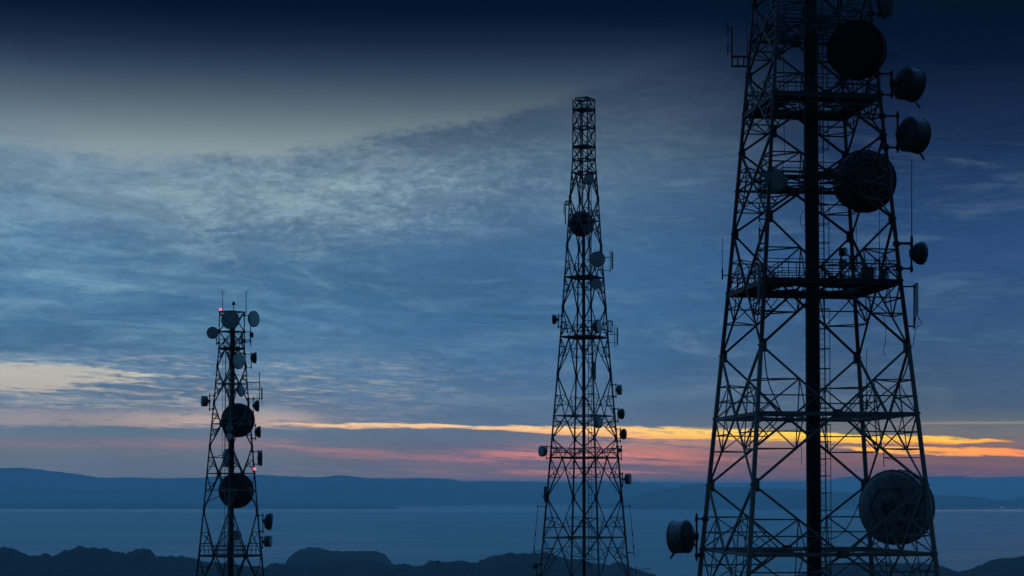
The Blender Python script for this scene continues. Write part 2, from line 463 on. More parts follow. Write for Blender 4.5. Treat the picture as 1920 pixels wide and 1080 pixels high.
def ridge(name, top, Y, depth, seed, rough=0.06, base_h=None, nx=420, ny=26, mat=forest, jag=1.0, flat=1.0, xpad=60, trees=0.0):
    """a range of hills: crest follows `top` (picture x, row) at distance Y; slopes fall to the sea both ways"""
    rnd = Vector((seed * 13.7, seed * 3.1, seed * 7.9))
    x0, x1 = top[0][0] - xpad, top[-1][0] + xpad
    bm = bmesh.new()
    grid = []
    for i in range(nx + 1):
        px = x0 + (x1 - x0) * i / nx
        col = []
        p = at(px, HORIZON, Y)
        zc = at(px, interp(top, px), Y).z - SEA
        fade = min(1.0, max(0.0, (px - x0) / xpad), max(0.0, (x1 - px) / xpad))
        for j in range(ny + 1):
            s = -1.0 + 2.0 * j / ny
            yy = Y + s * depth * 0.5
            xx = p.x * yy / Y if s > 0 else p.x
            prof = (1 - abs(s) ** (2.0 * flat)) ** 0.8
            k = Vector((xx, yy, 0)) / depth
            n = mnoise.fractal(k * 3.0 + rnd, 1.0, 2.1, 5)
            n2 = mnoise.fractal(k * 30.0 + rnd, 0.8, 2.1, 5)
            n3 = mnoise.fractal(Vector((xx / 17.0, yy / 60.0, 0)) * (4600.0 / Y) + rnd, 0.9, 2.0, 3) if trees else 0.0
            n4 = abs(mnoise.noise(Vector((xx / 95.0, yy / 130.0, 0)) + rnd)) if trees else 0.0
            h = zc * prof * (1.0 + n * rough * (abs(s) * 4 + 0.15)) + zc * n2 * 0.05 * jag * min(1.0, prof * 3) + (n3 * 3.2 + (n4 - 0.2) * 9.0) * trees * min(1.0, prof * 2.0)
            h = h * fade - (1 - fade) * 4.0
            if j in (0, ny): h = -12.0
            col.append(bm.verts.new((xx, yy, SEA + h)))
        grid.append(col)
    for a, b in zip(grid, grid[1:]):
        for j in range(ny):
            bm.faces.new((a[j], b[j], b[j + 1], a[j + 1]))
    o = link(name, bm, mat, smooth=True)
    o['kind'] = 'structure'
    return o


# far ranges, from the farthest
ridge('mountains', [(1040, 912), (1100, 909), (1190, 905), (1240, 903), (1300, 905), (1380, 906), (1437, 903), (1500, 903), (1548, 901), (1575, 896), (1592, 893),
                    (1620, 897), (1680, 896), (1746, 893), (1793, 892), (1825, 896), (1870, 895), (1920, 893), (2000, 890), (2200, 896)], 58000, 9000, 5, nx=300, ny=16, jag=0.5)
ridge('mountains', [(-300, 884), (-120, 880), (0, 878), (50, 878), (100, 884), (150, 890), (190, 896), (250, 895), (300, 897), (380, 896), (430, 893), (490, 890),
                    (560, 894), (600, 895), (640, 891), (690, 897), (760, 898), (800, 897), (840, 898), (870, 903), (920, 902), (1000, 903), (1060, 904),
                    (1130, 903), (1189, 903), (1224, 907), (1250, 914), (1300, 921), (1380, 930)], 37000, 7000, 2, nx=440, ny=20, jag=0.5)
ridge('mountains', [(1150, 940), (1200, 926), (1245, 916), (1270, 915), (1283, 909), (1300, 908), (1322, 908), (1336, 912), (1360, 914), (1400, 913), (1430, 917), (1452, 915), (1500, 918), (1530, 922), (1560, 921), (1600, 924), (1640, 922),
                    (1700, 927), (1749, 928), (1790, 929), (1830, 932), (1872, 939), (1890, 937), (1903, 934), (1930, 929), (2000, 926), (2200, 930)], 26500, 3600, 12, nx=420, ny=20, jag=0.7)
ridge('mountains', [(-300, 912), (-100, 906), (40, 910), (160, 921), (260, 918), (350, 926), (470, 931), (560, 927), (660, 934), (760, 937), (840, 941)], 31500, 3000, 21, nx=300, ny=14, jag=0.6)
# low coastal plain with its spit on the left
ridge('coast', [(-300, 944), (0, 945), (200, 944), (430, 945), (560, 946), (640, 947), (700, 948.2), (736, 949.4)], 25600, 1800, 8, nx=200, ny=10, jag=0.3, flat=2.0, xpad=20)
ridge('coast', [(560, 940.5), (620, 940), (690, 939.6), (740, 940.2)], 34000, 800, 9, nx=80, ny=6, jag=0.2, xpad=20)
ridge('island', [(1186, 953), (1210, 950), (1235, 949.4), (1262, 951), (1288, 953.4)], 24500, 700, 11, nx=60, ny=8, jag=0.4, xpad=10)
# wooded headlands near the viewer
ridge('hills', [(-260, 1040), (-120, 1034), (0, 1030), (28, 1031), (44, 1038), (56, 1047), (75, 1046), (85, 1042), (104, 1045), (118, 1044), (140, 1032), (153, 1029), (168, 1033), (180, 1031),
                (198, 1030), (212, 1037), (226, 1040), (236, 1044), (250, 1037), (268, 1033), (282, 1034), (292, 1044), (310, 1047), (345, 1047), (372, 1054), (420, 1059),
                (470, 1066), (498, 1068), (508, 1060), (518, 1058), (540, 1063), (565, 1067), (600, 1066), (640, 1072), (700, 1082)], 3800, 1300, 3, nx=720, ny=40, jag=0.8, trees=1.0)
ridge('island', [(549, 1052), (553, 1042), (562, 1033), (580, 1030), (600, 1030), (618, 1033), (640, 1034), (660, 1036), (690, 1034), (708, 1036), (722, 1042), (731, 1050), (737, 1060)], 5750, 620, 4, nx=280, ny=30, jag=0.9, flat=1.6, xpad=6, trees=0.9)
ridge('hills', [(520, 1078), (560, 1072), (580, 1064), (604, 1056), (640, 1054), (668, 1052), (700, 1058), (735, 1064), (750, 1060), (758, 1058), (768, 1062), (778, 1068), (795, 1064), (808, 1052), (822, 1052), (838, 1056),
                (858, 1054), (880, 1056), (895, 1057), (920, 1048), (945, 1042), (980, 1039), (1000, 1037), (1030, 1040), (1060, 1048), (1090, 1052), (1120, 1060), (1140, 1063),
                (1150, 1059), (1158, 1058), (1172, 1064), (1190, 1072), (1230, 1082)], 3900, 1100, 6, nx=640, ny=40, jag=0.9, trees=0.9)
ridge('hills', [(1470, 1096), (1520, 1072), (1560, 1064), (1600, 1061), (1640, 1060), (1700, 1060), (1740, 1059), (1765, 1066), (1790, 1078), (1812, 1074), (1830, 1066), (1850, 1058), (1868, 1050), (1884, 1047), (1920, 1046), (2000, 1040), (2200, 1050)], 4000, 1200, 7, nx=500, ny=36, jag=0.8, trees=0.9)

# the hill that carries the towers
bm = bmesh.new()
rings = []
NY, NX = 60, 50
for j in range(NY + 1):
    y = -220.0 + 1100.0 * (j / NY)
    row = []
    for i in range(NX + 1):
        x = -420.0 + 840.0 * i / NX
        z = interp([(-220, 0.5), (-20, -1.7), (8, -1.9), (60, -9.0), (110, -13.5), (260, -17.0), (340, -40.0), (520, -120.0), (880, -260.0)], y)
        e = max(0.0, abs(x) - 120.0)
        z -= 0.0022 * e * e * 0.55
        z += mnoise.fractal(Vector((x, y, 0)) * 0.02, 1.0, 2.0, 4) * (0.8 if y > 60 else 0.25)
        row.append(bm.verts.new((x, y, max(z, SEA - 6))))
    rings.append(row)
for a, b in zip(rings, rings[1:]):
    for i in range(NX):
        bm.faces.new((a[i], a[i + 1], b[i + 1], b[i]))
hill = link('terrain', bm, surface('hill grass', (0.035, 0.050, 0.022), 0.95, 0, 0.5, 0.15, 0.1), smooth=True)
hill['kind'] = 'structure'

# ---------------------------------------------------------------- mesh builder
class MB:
    """collects bars, tubes, boxes and turned shapes into one mesh"""
    def __init__(self):
        self.v, self.f, self.sm = [], [], []
    def _add(self, vs, fs, smooth=False):
        o = len(self.v)
        self.v += [tuple(p) for p in vs]
        self.f += [tuple(i + o for i in q) for q in fs]
        self.sm += [smooth] * len(fs)
    @staticmethod
    def frame(d):
        d = Vector(d).normalized()
        up = Vector((0, 0, 1)) if abs(d.z) < 0.95 else Vector((0, 1, 0))
        a = d.cross(up).normalized()
        return d, a, a.cross(d).normalized()
    def bar(self, p, q, r, n=4, r2=None, turn=math.pi / 4):
        p, q = Vector(p), Vector(q)
        if (q - p).length < 1e-5: return
        d, a, b = self.frame(q - p)
        r2 = r if r2 is None else r2
        vs = []
        for c, rr in ((p, r), (q, r2)):
            for k in range(n):
                t = turn + 2 * math.pi * k / n
                vs.append(c + a * (math.cos(t) * rr) + b * (math.sin(t) * rr))
        fs = [(k, (k + 1) % n, n + (k + 1) % n, n + k) for k in range(n)]
        self._add(vs, fs, n > 5)
        self._add(vs, [tuple(range(n))[::-1], tuple(range(n, 2 * n))])
    def angle(self, p, q, w):
        """L-section steel angle, flange width w"""
        p, q = Vector(p), Vector(q)
        if (q - p).length < 1e-5: return
        d, a, b = self.frame(q - p)
        th = w * 0.16
        prof = [(0, 0), (w, 0), (w, th), (th, th), (th, w), (0, w)]
        o = Vector((w * .4, w * .4))
        vs = [c + a * (x - o.x) + b * (y - o.y) for c in (p, q) for x, y in prof]
        n = 6
        self._add(vs, [(k, (k + 1) % n, n + (k + 1) % n, n + k) for k in range(n)] + [tuple(range(n))[::-1], tuple(range(n, 2 * n))])
    def tube(self, pts, r, n=6):
        pts = [Vector(p) for p in pts]
        vs = []
        for i, p in enumerate(pts):
            d = pts[min(i + 1, len(pts) - 1)] - pts[max(i - 1, 0)]
            d, a, b = self.frame(d)
            for k in range(n):
                t = 2 * math.pi * k / n
                vs.append(p + a * (math.cos(t) * r) + b * (math.sin(t) * r))
        fs = []
        for i in range(len(pts) - 1):
            for k in range(n):
                fs.append((i * n + k, i * n + (k + 1) % n, (i + 1) * n + (k + 1) % n, (i + 1) * n + k))
        self._add(vs, fs, True)
        self._add(vs, [tuple(range(n))[::-1], tuple(range(len(vs) - n, len(vs)))])
    def hoop(self, c, rad, r, n=14, a0=0.0, a1=2 * math.pi, squash=1.0, turn=0.0):
        pts = []
        for k in range(n + 1):
            t = a0 + (a1 - a0) * k / n
            x, y = math.cos(t) * rad, math.sin(t) * rad * squash
            pts.append(Vector(c) + Vector((x * math.cos(turn) - y * math.sin(turn), x * math.sin(turn) + y * math.cos(turn), 0)))
        self.tube(pts, r, 5)
    def box(self, c, sx, sy, sz, rot=0.0, bev=0.0):
        c = Vector(c)
        ca, sa = math.cos(rot), math.sin(rot)
        b = min(bev, sx * .45, sy * .45)
        if b > 0:
            out = [(sx / 2 - b, sy / 2), (sx / 2, sy / 2 - b), (sx / 2, -sy / 2 + b), (sx / 2 - b, -sy / 2), (-sx / 2 + b, -sy / 2), (-sx / 2, -sy / 2 + b), (-sx / 2, sy / 2 - b), (-sx / 2 + b, sy / 2)]
        else:
            out = [(sx / 2, sy / 2), (sx / 2, -sy / 2), (-sx / 2, -sy / 2), (-sx / 2, sy / 2)]
        n = len(out)
        vs = [c + Vector((x * ca - y * sa, x * sa + y * ca, z)) for z in (-sz / 2, sz / 2) for x, y in out]
        self._add(vs, [(k, (k + 1) % n, n + (k + 1) % n, n + k) for k in range(n)] + [tuple(range(n))[::-1], tuple(range(n, 2 * n))])
    def prism(self, poly, z0, z1):
        n = len(poly)
        vs = [(p[0], p[1], z) for z in (z0, z1) for p in poly]
        self._add(vs, [(k, (k + 1) % n, n + (k + 1) % n, n + k) for k in range(n)] + [tuple(range(n))[::-1], tuple(range(n, 2 * n))])
    def lathe(self, c, d, prof, n=40):
        """turn a profile [(radius, distance along d)] round the axis d through c"""
        d, a, b = self.frame(d)
        c = Vector(c)
        vs, fs = [], []
        for r, z in prof:
            for k in range(n):
                t = 2 * math.pi * k / n
                vs.append(c + d * z + a * (math.cos(t) * r) + b * (math.sin(t) * r))
        for i in range(len(prof) - 1):
            for k in range(n):
                fs.append((i * n + k, i * n + (k + 1) % n, (i + 1) * n + (k + 1) % n, (i + 1) * n + k))
        self._add(vs, fs, False)
        for i, (r, z) in enumerate(prof):
            pass
        if prof[0][0] > 1e-4: self._add(vs[:n], [tuple(range(n))[::-1]])
        if prof[-1][0] > 1e-4: self._add(vs[-n:], [tuple(range(n))])
    def ball(self, c, r, n=12):
        prof = [(max(1e-5, math.sin(math.pi * k / 8) * r), -math.cos(math.pi * k / 8) * r) for k in range(9)]
        self.lathe(c, (0, 0, 1), prof, n)
    def build(self, name, mat, parent=None, origin=None):
        o = Vector(origin) if origin is not None else (parent_origin(parent) if parent else Vector((0, 0, 0)))
        me = bpy.data.meshes.new(name)
        me.from_pydata([(p[0] - o.x, p[1] - o.y, p[2] - o.z) for p in self.v], [], self.f)
        bm = bmesh.new()
        bm.from_mesh(me)
        bmesh.ops.remove_doubles(bm, verts=bm.verts, dist=1e-6)
        bmesh.ops.recalc_face_normals(bm, faces=bm.faces)
        for e in bm.edges:
            e.smooth = len(e.link_faces) == 2 and e.calc_face_angle(0) < R(32)
        for f in bm.faces: f.smooth = True
        bm.to_mesh(me)
        bm.free()
        me.materials.append(mat)
        ob = bpy.data.objects.new(name, me)
        COL.objects.link(ob)
        if parent: ob.parent = parent
        elif origin is not None: ob.location = o
        return ob


def parent_origin(o):
    p = Vector((0, 0, 0))
    while o is not None:
        p = p + Vector(o.location)
        o = o.parent
    return p


def thing(name, label, cat, loc, group=None):
    o = bpy.data.objects.new(name, None)
    o.empty_display_size = 0.3
    o.location = loc
    o['label'] = label
    o['category'] = cat
    if group: o['group'] = group
    COL.objects.link(o)
    return o


# ---------------------------------------------------------------- steel and paint
def banded(name, bands, top, base_z):
    """red and white aviation paint: bands = [(height, 'r' or 'w')] upward from the foot, wear and rust on top"""
    m, g, o = material(name)
    p = g.n('ShaderNodeBsdfPrincipled')
    tc = g.n('ShaderNodeTexCoord')
    ob = S(g, tc.outputs['Object'])
    sep = g.n('ShaderNodeSeparateXYZ')
    g.put(sep.inputs[0], ob)
    z = S(g, sep.outputs[2])
    n = g.n('ShaderNodeValToRGB')
    n.color_ramp.interpolation = 'CONSTANT'
    e = n.color_ramp.elements
    while len(e) < len(bands): e.new(0.5)
    for q, (h, k) in zip(e, bands):
        q.position = max(0.0, (h - base_z) / (top - base_z))
        q.color = (0.050, 0.012, 0.009, 1) if k == 'r' else ((0.045, 0.038, 0.032, 1) if k == 'd' else (0.135, 0.108, 0.084, 1))  # 'd' is the white paint darkened to imitate dimness towards the tower's top
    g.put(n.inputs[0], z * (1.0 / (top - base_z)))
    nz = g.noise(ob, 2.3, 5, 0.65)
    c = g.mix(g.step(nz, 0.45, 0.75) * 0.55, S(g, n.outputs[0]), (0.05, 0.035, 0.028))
    g.put(p.inputs['Base Color'], c)
    p.inputs['Roughness'].default_value = 0.6
    p.inputs['Specular IOR Level'].default_value = 0.3
    g.t.links.new(p.outputs[0], o.inputs['Surface'])
    return m


M_dark = surface('dark steel', (0.018, 0.015, 0.013), 0.65, 0.0, 0.4, 4.0, 0.25)
M_black = surface('black dish skin', (0.005, 0.0045, 0.004), 0.8, 0, 0.3, 1.5, 0.1)
M_galv = surface('galvanised steel', (0.10, 0.105, 0.11), 0.5, 0.3, 0.35, 5.0, 0.4)
M_cable = surface('black cable jacket', (0.008, 0.008, 0.009), 0.55, 0, 0.3, 2.0, 0.3)
M_radome = surface('grey radome skin', (0.155, 0.140, 0.120), 0.7, 0, 0.12, 1.6, 0.2)
M_light = surface('light grey radome skin', (0.25, 0.24, 0.21), 0.7, 0, 0.12, 1.6, 0.2)
M_pale = surface('pale radome skin', (0.40, 0.38, 0.33), 0.7, 0, 0.12, 2.0, 0.2)
M_back = surface('weathered dish shell', (0.022, 0.019, 0.017), 0.6, 0.0, 0.35, 1.8, 0.3)
M_shroud = surface('grey dish shroud', (0.095, 0.085, 0.072), 0.55, 0.0, 0.3, 2.2, 0.35)
M_panel = surface('panel housing plastic', (0.16, 0.15, 0.13), 0.5, 0, 0.12, 2.0, 0.3)


def lamp_material(name, col, strength):
    m, g, o = material(name)
    e = g.n('ShaderNodeEmission')
    e.inputs['Color'].default_value = (*col, 1)
    e.inputs['Strength'].default_value = strength
    g.t.links.new(e.outputs[0], o.inputs['Surface'])
    return m


# ---------------------------------------------------------------- lattice towers
class Tower:
    def __init__(self, name, label, px, Y, rot, prof, base_z, top_z, levels, bands, leg_r, diag_w, sec_w, Yref=None, plan=True, fine=True):
        self.Y = Y
        self.X = (px - 960.0) / F * Y
        self.rot = R(rot)
        self.Yref = Yref or Y
        self.base_z, self.top_z = base_z, top_z
        self.prof = sorted(prof)
        self.root = thing(name, label, 'radio tower', (self.X, self.Y, base_z))
        self.mat = banded(name + ' paint', bands, top_z, base_z)
        self.levels = levels
        self.leg_r, self.dw, self.sw = leg_r, diag_w, sec_w
        self.fine, self.plan = fine, plan
    def zy(self, y, Y=None):
        return at(960, y, Y or self.Yref).z
    def rad(self, z):
        P = self.prof
        if z >= P[-1][0]:
            (a, b), (c, d) = P[-2], P[-1]
            return max(0.5, d + (d - b) / (c - a) * (z - c))
        if z <= P[0][0]:
            (a, b), (c, d) = P[0], P[1]
            return b + (d - b) / (c - a) * (z - a)
        return interp(P, z)
    def corner(self, k, z, s=1.0):
        r = self.rad(z) * s
        t = self.rot + k * math.pi / 2
        return Vector((self.X + r * math.cos(t), self.Y + r * math.sin(t), z))
    def legs(self):
        zs = sorted({self.base_z, self.top_z} | {l[0] for l in self.levels if self.base_z < l[0] < self.top_z})
        for k in range(4):
            m = MB()
            for a, b in zip(zs, zs[1:]):
                f = 1.0 - 0.45 * (a - self.base_z) / (self.top_z - self.base_z)
                m.bar(self.corner(k, a), self.corner(k, b), self.leg_r * f, 8)
                m.bar(self.corner(k, b - 0.05), self.corner(k, b + 0.05), self.leg_r * f * 1.45, 8)   # flange
            m.bar(self.corner(k, self.base_z - 0.6), self.corner(k, self.base_z + 0.25), self.leg_r * 2.4, 8)
            m.build('leg', self.mat, self.root)
    def bracing(self):
        L = sorted(self.levels)
        W, w = self.dw, self.sw
        for (z0, t0), (z1, t1) in zip(L, L[1:]):
            for k in range(4):
                m = MB()
                P = lambda z: self.corner(k, z)
                Q = lambda z: self.corner(k + 1, z)
                if 'x' in (t0, t1) or (t0 in 'rp' and t1 in 'rp'):
                    m.angle(P(z0), Q(z1), W * .8); m.angle(Q(z0), P(z1), W * .8)
                    if self.fine:
                        zm = (z0 + z1) / 2
                        m.angle(P(zm), Q(zm), w)
                else:
                    zr, zn = (z0, z1) if t0 in 'rp' else (z1, z0)
                    if t0 in 'n' and t1 in 'n':
                        m.angle(P(z0), Q(z1), W); m.angle(Q(z0), P(z1), W)
                    else:
                        mid = (P(zr) + Q(zr)) / 2
                        ang = math.atan2((Q(zr) - P(zr)).y, (Q(zr) - P(zr)).x)
                        m.box(mid, W * 4.5, 0.02, W * 3.2, ang)
                        for C in (P, Q):
                            m.box(C(zn).lerp(mid, .03), W * 3.0, 0.02, W * 4.0, ang)
                            m.angle(C(zn), mid, W)
                            for t, tz in ((0.5, 0.5), (0.74, 0.74)):
                                D = C(zn).lerp(mid, t)
                                Lg = C(zn + (zr - zn) * tz)
                                m.angle(Lg, D, w)
                                if t == 0.5:
                                    m.angle(C(zr), D, w)
                                    if self.fine:
                                        e = C(zr).lerp(mid, t)
                                        m.angle(D, e, w * .85)
                                else:
                                    m.angle(C(zn + (zr - zn) * 0.5), D, w * .8) if not self.fine else m.angle(D, C(zr).lerp(mid, 0.5), w * .8)
                if self.fine and t0 + t1 in ('rn', 'nr', 'pn', 'np'):
                    zr, zn = (z0, z1) if t0 in 'rp' else (z1, z0)
                    n1 = P(zn).lerp((P(zr) + Q(zr)) / 2, .5)
                    n2 = P(zn).lerp((P(zr) + self.corner(k - 1, zr)) / 2, .5)
                    n3 = Q(zn).lerp((P(zr) + Q(zr)) / 2, .5)
                    m.angle(n1, n2, w * .9)
                    m.angle(n1, Vector((self.X, self.Y, zr)).lerp(n1 + Vector((0, 0, zr - n1.z)), .5), w * .8)
                    m.angle(n3, Vector((self.X, self.Y, zr)).lerp(n3 + Vector((0, 0, zr - n3.z)), .5), w * .8)
                m.build('bracing', self.mat, self.root)
        for z, t in L:
            if t in 'rpx':
                m = MB()
                mids = []
                for k in range(4):
                    a, b = self.corner(k, z), self.corner(k + 1, z)
                    m.angle(a, b, W * 1.05)
                    mids.append((a + b) / 2)
                if self.plan:
                    for k in range(4):
                        m.angle(mids[k], mids[(k + 1) % 4], w * 1.1)
                        q = self.corner(k, z, 0.5)
                        m.angle(mids[k], mids[k] .lerp(self.corner(k + 1, z), 0.0) .lerp(Vector((self.X, self.Y, z)), 0.72), w)
                m.build('ring_beam', self.mat, self.root)
    def platform(self, z, inner=0.6, rail=1.1, beam=0.20, outer=1.0, posts=5, inner_rail=True, deck=True, rs=0.96):
        m = MB()
        O = [self.corner(k, z, outer) for k in range(4)]
        I = [self.corner(k, z, inner) for k in range(4)]
        if deck:
            for k in range(4):
                a, b, c, d = O[k], O[(k + 1) % 4], I[(k + 1) % 4], I[k]
                m.prism([a, b, c, d], z + 0.02, z + 0.07)
        for ring in (O, I):
            for k in range(4):
                p, q = ring[k], ring[(k + 1) % 4]
                mid = (p + q) / 2
                m.box((mid.x, mid.y, z - beam / 2 + 0.01), (q - p).length, 0.09, beam, math.atan2(q.y - p.y, q.x - p.x))
        for k in range(4):                                   # joists under the walkway
            for t in (0.2, 0.4, 0.6, 0.8):
                m.bar(O[k].lerp(O[(k + 1) % 4], t) - Vector((0, 0, .06)), I[k].lerp(I[(k + 1) % 4], t) - Vector((0, 0, .06)), 0.05, 4)
            m.bar(I[k] - Vector((0, 0, .08)), Vector((self.X, self.Y, z - .08)).lerp(I[k], 0.25), 0.06, 4)
        pl = m.build('platform', self.mat, self.root)
        if rail:
            rings = [[self.corner(k, z, outer * rs) for k in range(4)]]
            if inner_rail: rings.append([self.corner(k, z, inner * 1.03) for k in range(4)])
            for ring in rings:
                h = MB()
                for k in range(4):
                    a, b = ring[k], ring[(k + 1) % 4]
                    for i in range(posts):
                        q = a.lerp(b, i / posts)
                        h.bar(q, q + Vector((0, 0, rail)), 0.025, 5)
                    for hz in (rail, rail * 0.55):
                        h.bar(a + Vector((0, 0, hz)), b + Vector((0, 0, hz)), 0.025, 5)
                h.build('railing', self.mat, pl)
        return pl
    def cables(self, z0, z1, width, depth, n, r, dx=0.0, dy=0.0, tray=True, turn=0.0):
        m = MB()
        rnd = random.Random(n)
        c = Vector((self.X + dx, self.Y + dy, 0))
        for i in range(n):
            x = -width / 2 + width * (i % (n // 2)) / (n // 2 - 1)
            y = -depth / 2 + depth * (i // (n // 2))
            pts = []
            for j in range(13):
                z = z0 + (z1 - z0) * j / 12
                pts.append(c + Vector((x + rnd.uniform(-.02, .02), y + rnd.uniform(-.02, .02), z)))
            m.tube(pts, r * rnd.uniform(.8, 1.15), 6)
        o = m.build('cable_run', M_cable, self.root)
        if tray:
            t = MB()
            t.box((c.x, c.y, (z0 + z1) / 2), width * 0.98, depth * .5, z1 - z0)
            nb = int((z1 - z0) / 1.5)
            for i in range(nb):
                z = z0 + (z1 - z0) * (i + .5) / nb
                t.box((c.x, c.y, z), width + 0.16, depth + 0.16, 0.06)
            t.build('cable_tray', M_dark, self.root)
    def ladder(self, x, y, z0, z1, w=0.36, r=0.025, hoops=(), hoop_r=0.36, rung=0.32):
        m = MB()
        X, Y = self.X + x, self.Y + y
        for s in (-1, 1):
            m.bar((X + s * w / 2, Y, z0), (X + s * w / 2, Y, z1), r, 4)
        n = int((z1 - z0) / rung)
        for i in range(n):
            z = z0 + i * rung
            m.bar((X - w / 2, Y, z), (X + w / 2, Y, z), r * .6, 4)
        ld = m.build('ladder', self.mat, self.root)
        if hoops:
            for a, b in hoops:
                h = MB()
                nn = max(1, int((b - a) / 0.95))
                for i in range(nn + 1):
                    h.hoop((X + 0.12, Y + hoop_r * .6, a + (b - a) * i / nn), hoop_r, 0.022, 14)
                for t in (20, 75, 130, 340):
                    q = Vector((X + 0.12 + hoop_r * math.cos(R(t)), Y + hoop_r * .6 + hoop_r * math.sin(R(t)), 0))
                    h.bar(q + Vector((0, 0, a)), q + Vector((0, 0, b)), 0.014, 4)
                h.build('safety_cage', self.mat, ld)


def yz(y, Y): return at(960, y, Y).z

# --- the tall tower near the viewer
Y3, REF3 = 100.0, 103.4
base3, top3 = -13.3, 37.0
def z3(y): return yz(y, REF3)
lev3 = [(-13.3, 'r'), (z3(1265), 'n'), (z3(1148), 'r'), (z3(1030) - 0.0, 'r'), (z3(910), 'n'), (z3(785), 'r'), (z3(668), 'n'), (z3(551), 'p'), (z3(441), 'n'),
        (z3(362), 'r'), (z3(292), 'n'), (z3(220), 'p'), (z3(153), 'n'), (z3(88), 'r'), (z3(28), 'n'), (z3(-38), 'r'), (z3(-95), 'n'), (z3(-150), 'r'), (37.0, 'r')]
lev3 = [(z, t) for z, t in lev3]
lev3[2] = (z3(1148), 'n'); lev3[1] = (z3(1265), 'r'); lev3[0] = (-13.3, 'n')
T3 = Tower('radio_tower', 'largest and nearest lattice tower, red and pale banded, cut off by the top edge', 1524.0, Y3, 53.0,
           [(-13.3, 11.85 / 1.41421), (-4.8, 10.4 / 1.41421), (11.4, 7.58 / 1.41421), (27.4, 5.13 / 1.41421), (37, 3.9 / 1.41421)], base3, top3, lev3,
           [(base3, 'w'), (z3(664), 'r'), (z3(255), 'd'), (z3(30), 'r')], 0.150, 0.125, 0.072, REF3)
T3.legs(); T3.bracing()
T3.platform(z3(551), 0.62, 1.1, 0.24, 1.0, 6)
T3.platform(z3(220), 0.60, 1.1, 0.24, 1.0, 5)
T3.platform(z3(1030), 0.74, 0, 0.12, 1.0, 6, False, False)
T3.platform(z3(785), 0.78, 0, 0.14, 1.0, 6, False, False)
T3.platform(z3(362), 0.50, 0.75, 0.10, 0.72, 4, False, False)
T3.platform(z3(88), 0.50, 0.75, 0.10, 0.80, 4, False, False)
T3.cables(-13.3, 34.0, 0.60, 0.34, 12, 0.062, 0.02)
T3.ladder(0.58, 0.05, -13.3, 34.0, 0.30, 0.028, [(z3(1080), z3(800)), (z3(770), z3(590)), (z3(540), z3(400)), (z3(300), z3(235)), (z3(200), z3(20))], 0.36)

# --- the slim tower in the middle
Y2 = 230.0
def z2(y): return yz(y, Y2)
def d2(px): return px / 0.966 / 2 / F * Y2
base2, top2 = -16.6, z2(186)
lev2 = [(base2, 'n'), (z2(1085), 'n'), (z2(1008), 'r'), (z2(933), 'n'), (z2(858), 'p'), (z2(822), 'n'), (z2(780), 'r'), (z2(704), 'n'), (z2(632), 'p'), (z2(577), 'n'), (z2(520), 'p'),
        (z2(461), 'n'), (z2(414), 'r'), (z2(372), 'n'), (z2(325), 'r'), (z2(300), 'r'), (z2(275), 'r'), (z2(240), 'x'), (z2(206), 'p'), (top2, 'r')]
lev2[0] = (base2, 'r')
T2 = Tower('radio_tower', 'slim lattice tower with a square flat top standing in the middle of the view', 1096.0, Y2, 15.0,
           [(base2, d2(190)), (z2(1080), d2(168)), (z2(860), d2(129)), (z2(632), d2(90)), (z2(470), d2(67)), (z2(370), d2(54)), (z2(300), d2(43)), (top2, d2(41.5))], base2, top2, lev2,
           [(base2, 'w'), (z2(1008), 'r'), (z2(850), 'w'), (z2(705), 'r'), (z2(515), 'w'), (z2(375), 'r')], 0.135, 0.13, 0.085, None, True, False)
T2.legs(); T2.bracing()
T2.platform(z2(858), 0.80, 1.15, 0.14, 1.0, 9, False)
T2.platform(z2(632), 0.35, 1.1, 0.16, 0.94, 3, False, True)
T2.platform(z2(520), 0.35, 0, 0.14, 0.94, 3, False, True)
T2.platform(z2(275), 0.30, 0, 0.14, 0.95, 3, False, True)
T2.platform(z2(206), 0.30, 0, 0.14, 0.95, 3, False, True)
T2.cables(base2, z2(400), 0.30, 0.24, 8, 0.06, -0.08)
T2.cables(z2(400), z2(195), 0.12, 0.10, 4, 0.05, -0.22, 0, False)
T2.ladder(0.72, 0.1, base2, z2(195), 0.42, 0.045, [(z2(1060), z2(870)), (z2(840), z2(650))], 0.40, 0.6)

# --- the crowded tower on the left
Y1 = 220.0
def z1(y): return yz(y, Y1)
def d1(px): return px / 2 / F * Y1
base1, top1 = -16.6, z1(585)
lev1 = [(base1, 'n'), (z1(1125), 'n'), (z1(1041), 'p'), (z1(956), 'n'), (z1(888), 'r'), (z1(837), 'n'), (z1(795), 'r'), (z1(756), 'n'), (z1(720), 'r'), (z1(687), 'n'), (z1(653), 'p'), (z1(622), 'r'), (top1, 'r')]
lev1[0] = (base1, 'r')
T1 = Tower('radio_tower', 'short lattice tower at the left crowded with round dishes and carrying two lightning rods', 433.0, Y1, 6.0,
           [(base1, d1(146)), (z1(1080), d1(123)), (z1(960), d1(100)), (z1(888), d1(88)), (z1(780), d1(69)), (z1(653), d1(47.5)), (top1, d1(46))], base1, top1, lev1,
           [(base1, 'r'), (z1(1018), 'w'), (z1(915), 'r'), (z1(800), 'w'), (z1(690), 'r')], 0.12, 0.125, 0.075, None, True, False)
T1.legs(); T1.bracing()
T1.platform(z1(1041), 0.55, 1.15, 0.18, 1.0, 7, True)
T1.platform(z1(918), 0.60, 0, 0.12, 1.0, 5, False, False)
T1.platform(z1(653), 0.35, 1.1, 0.20, 0.95, 3, False)
T1.cables(base1, z1(600), 0.40, 0.3, 8, 0.075, 0.10)
T1.ladder(-0.55, 0.3, base1, z1(640), 0.42, 0.04, [], 0.4, 0.6)
T1.ladder(-1.05, 0.8, z1(860), z1(660), 0.30, 0.03, [], 0.4, 0.8)
